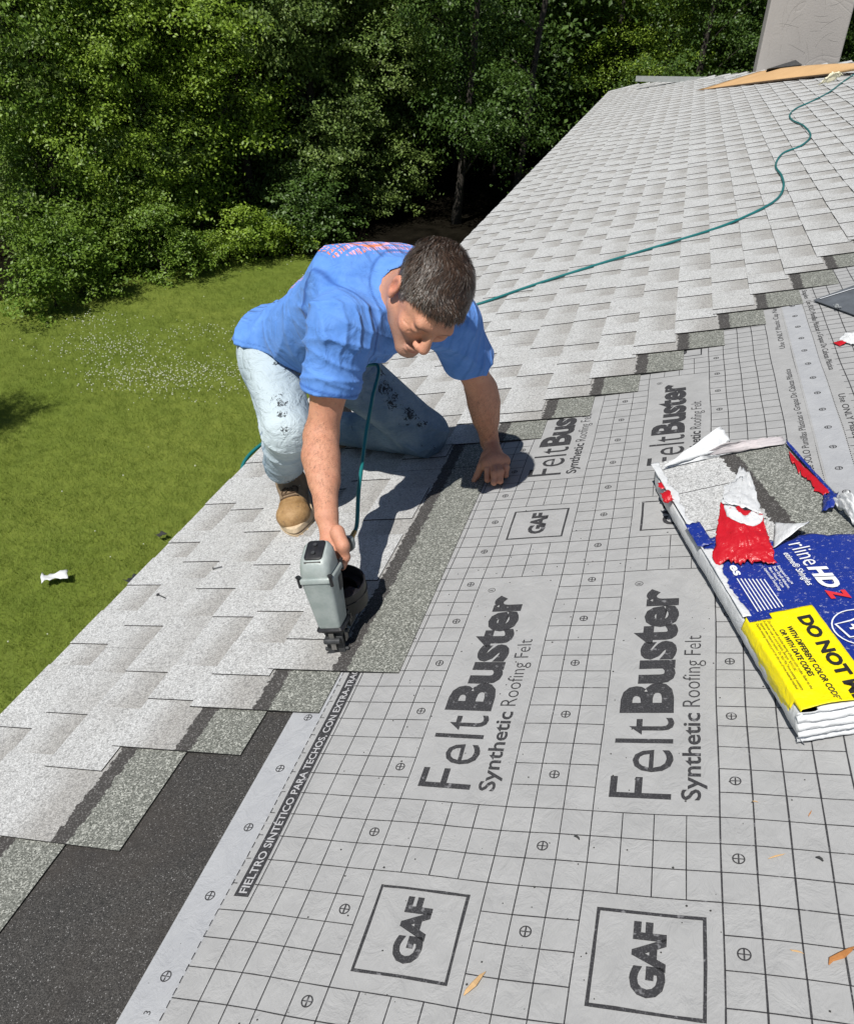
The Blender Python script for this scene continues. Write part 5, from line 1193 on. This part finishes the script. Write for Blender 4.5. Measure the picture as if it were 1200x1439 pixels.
CR['K']=crown_mesh('crown',9,1.6,1.1,190,50,.075,M['leafC'],.05,7,.3,.18)
CR['N']=crown_mesh('crown',7,9.5,3.2,560,40,.14,M['leafC'],.6,16,.6,.45)
CRH={'A':7.5,'B':4.6,'C':8.0,'D':6.0,'S':1.5,'T':1.3,'N':9.5}
rg2=np.random.default_rng(11)
def tree(kind,px,dist,sc_,label,rot,trunk=(.09,(0.03,0.0),6.),name='broadleaf_tree',cat='tree',group=None,barkm='bark',dz=0):
    r=toW(ray(px,20)); k=dist/math.hypot(r[0],r[1]); x,y=CW[0]+r[0]*k,CW[1]+r[1]*k
    t=empty(name,Matrix.Translation((x,y,gnd(x,min(y,30))+dz))@Matrix.Rotation(rot,4,'Z')); tag(t,label,cat,group)
    me,lc=CR[kind]; c=bpy.data.objects.new('crown' if cat=='tree' else 'foliage',me); link(c,t); c.scale=(sc_*rg2.uniform(.95,1.05),)*2+(sc_*rg2.uniform(.92,1.08),)
    b=trunk_mb(trunk[2],trunk[0],trunk[1],[tuple(sc_*q for q in l) for l in lc],rg2); b.build('trunk' if cat=='tree' else 'stem',[M[barkm]],t,None,smooth=True); return t
tree('A',10,16.2,.95,'tall mid green tree at the far left top corner of the photo',.3)
tree('D',70,16.9,1.0,'loose grey green tree second from the left in the front row',1.2)
tree('B',110,15.9,.82,'yellow green bushy tree low in the front row left of the centre',2.)
tree('A',150,17.8,1.05,'mid green tree rising behind the yellow green bushy one',2.9)
tree('B',235,16.6,1.0,'brightest yellow green tree in the middle of the left woods',.5)
tree('A',265,18.5,1.0,'mid green tree above and behind the brightest one',5.1)
tree('B',185,16.0,.66,'small yellow green tree at the foot of the woods',4.4)
tree('D',330,17.3,.95,'grey green tree with drooping leaves directly left of the dark hollow',4.2)
tree('D',415,17.8,.80,'drooping grey green tree above the kneeling man',.4)
tree('D',505,18.6,.82,'drooping grey green tree in front of the dark hollow, right of the man',2.5)
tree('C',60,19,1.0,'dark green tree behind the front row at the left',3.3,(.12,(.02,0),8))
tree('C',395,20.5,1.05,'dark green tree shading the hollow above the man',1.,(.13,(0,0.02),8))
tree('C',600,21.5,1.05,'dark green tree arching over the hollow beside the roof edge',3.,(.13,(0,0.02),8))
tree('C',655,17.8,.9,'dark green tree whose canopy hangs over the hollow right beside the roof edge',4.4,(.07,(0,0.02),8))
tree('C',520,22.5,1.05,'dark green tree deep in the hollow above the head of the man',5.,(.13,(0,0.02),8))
tree('B',880,25.5,.95,'yellow green tree behind the far end of the roof',3.7)
tree('B',955,24.0,.9,'second yellow green tree behind the roof, left of the chimney',1.7)
tree('A',820,27,.9,'mid green tree behind the far end of the roof, right of the leaning trunk',.9)
tree('C',1010,22,.9,'dark green tree next to the chimney',2.2)
tree('C',1230,24,1.0,'dark green tree to the right of the chimney',4.)
tree('B',640,24,.62,'thin yellow green tree in the dark hollow beside the leaning trunk',5.5)
# shrubs and ground cover along the edge of the lawn
tree('S',165,14.6,.80,'pale green leafy shrub standing at the lawn edge on a narrow stem',.4,(.02,(0,0),.8),'shrub','shrub')
tree('T',330,15.3,.78,'low yellow green shrub spreading onto the lawn left of the man',.9,(.02,(0,0),.5),'shrub','shrub',dz=-.25)
tree('T',372,16.0,.62,'low yellow green shrub just behind the back of the man',2.9,(.02,(0,0),.5),'shrub','shrub',dz=-.2)
tree('T',262,15.0,.50,'small low shrub between the narrow shrub and the spreading one',1.9,(.02,(0,0),.5),'shrub','shrub',dz=-.15)
for i,(px,d,s,k) in enumerate(((20,11.4,.85,'S'),(70,12.2,.95,'S'),(118,12.6,.9,'T'),(220,14.2,.8,'S'),(-30,11.,1.0,'S'),(290,15.0,.9,'S'),(440,17.,1.,'S'))):
    tree(k,px,d+2.9,s,('dark leafy shrub in the shade at the left end of the woods','leafy shrub second from the left at the foot of the woods','yellow green shrub left of the narrow stemmed one','leafy shrub right of the narrow stemmed one','leafy shrub just off the left edge of the lawn','leafy shrub behind the low spreading one','shrub behind the shoulders of the man')[i],i*1.3,(.02,(0,0),.8),'shrub','shrub',dz=-.1)
for i,(px,d,s,lb) in enumerate(((410,16.4,.9,'dark low shrub at the right end of the visible lawn'),)):
    tree('K',px,d,s,lb,i*1.9,(.02,(0,0),.8),'shrub','shrub',dz=-.1)
# bare trunks seen in the dark hollow
def bare(px0,py0,px1,py1,dist,r0,label,m_='bark'):
    a=wray(px0,py0,dist); b_=wray(px1,py1,dist+.6); d=(b_-a).normalized(); a2=a-d*((a.z-GZ)/max(d.z,.2)) ; top=b_+d*3.2; pts=[a2.lerp(top,t)+Vector((.06*math.sin(t*9),0,0)) for t in [i/10 for i in range(11)]]
    e=empty('bare_tree',Matrix.Translation(a2)); b=MB(); b.tube([p-a2 for p in pts],[r0*(1.2-.5*t/10) for t in range(11)],9); b.build('trunk',[M[m_]],e,None,smooth=True)
    for i in range(4):
        p=pts[3+i]-a2; b=MB(); q=p+Vector((rg2.uniform(-1,1),rg2.uniform(-.5,.5),rg2.uniform(.2,.9))); b.tube([p,p.lerp(q,.5)+Vector((0,0,.1)),q],[.03,.018,.006],5); b.build('branch',[M[m_]],e,None,smooth=True)
    tag(e,label,'tree'); return e
bare(745,135,770,0,19.5,.065,'bare trunk leaning right in the dark hollow')
bare(718,110,722,0,24,.05,'straight thin trunk left of the leaning trunk')
bare(690,120,688,0,23,.04,'thinnest straight trunk in the dark hollow')
bare(655,60,662,0,25,.04,'slender dark trunk above the roof edge')
e=empty('fallen_log',Matrix.Translation(wray(735,150,20.5))); b=MB(); b.tube([(-.30,0,-.24),(-.05,0,-.06),(.28,.1,.02),(.40,.1,.0)],[.025,.04,.03,.01],7); b.tube([(-.1,0,-.1),(.1,-.1,.12)],[.02,.008],5); b.build('log',[M['bark']],e,None,smooth=True); tag(e,'broken branch at the foot of the leaning trunk','log')
# deep woods: one far mass that nobody could count
VV=[];FF=[];LL=[];kk=0; me,_l=CR['N']; co=np.empty(len(me.vertices)*3,np.float32); me.vertices.foreach_get('co',co); co=co.reshape(-1,3)
for i in range(15):
    px=-260+i*118; 
    for row,(dd,s) in enumerate(((22.5+ (5 if px>700 else 1.5 if px>450 else 0),1.0),(29.5+(4 if px>450 else 0),1.45))):
        r=toW(ray(px+row*60,0)); k=(dd+rg2.uniform(-.8,.8))/math.hypot(r[0],r[1]); x,y=CW[0]+r[0]*k,CW[1]+r[1]*k
        o=bpy.data.objects.new('deep_woods',me); link(o); o.location=(x,y,gnd(x,min(y,30))-.3); o.rotation_euler=(0,0,rg2.uniform(0,6.28)); o.scale=(s*rg2.uniform(.9,1.15),)*3; o['kind']='stuff'; tag(o,'dense dark woods filling the background','woods','trees deep in the woods')
# trees outside the left edge whose shade falls on the lawn
tree('A',-640,9.8,.46,'broadleaf tree just outside the left edge shading the lawn',1.,(.06,(.03,0),2.2))
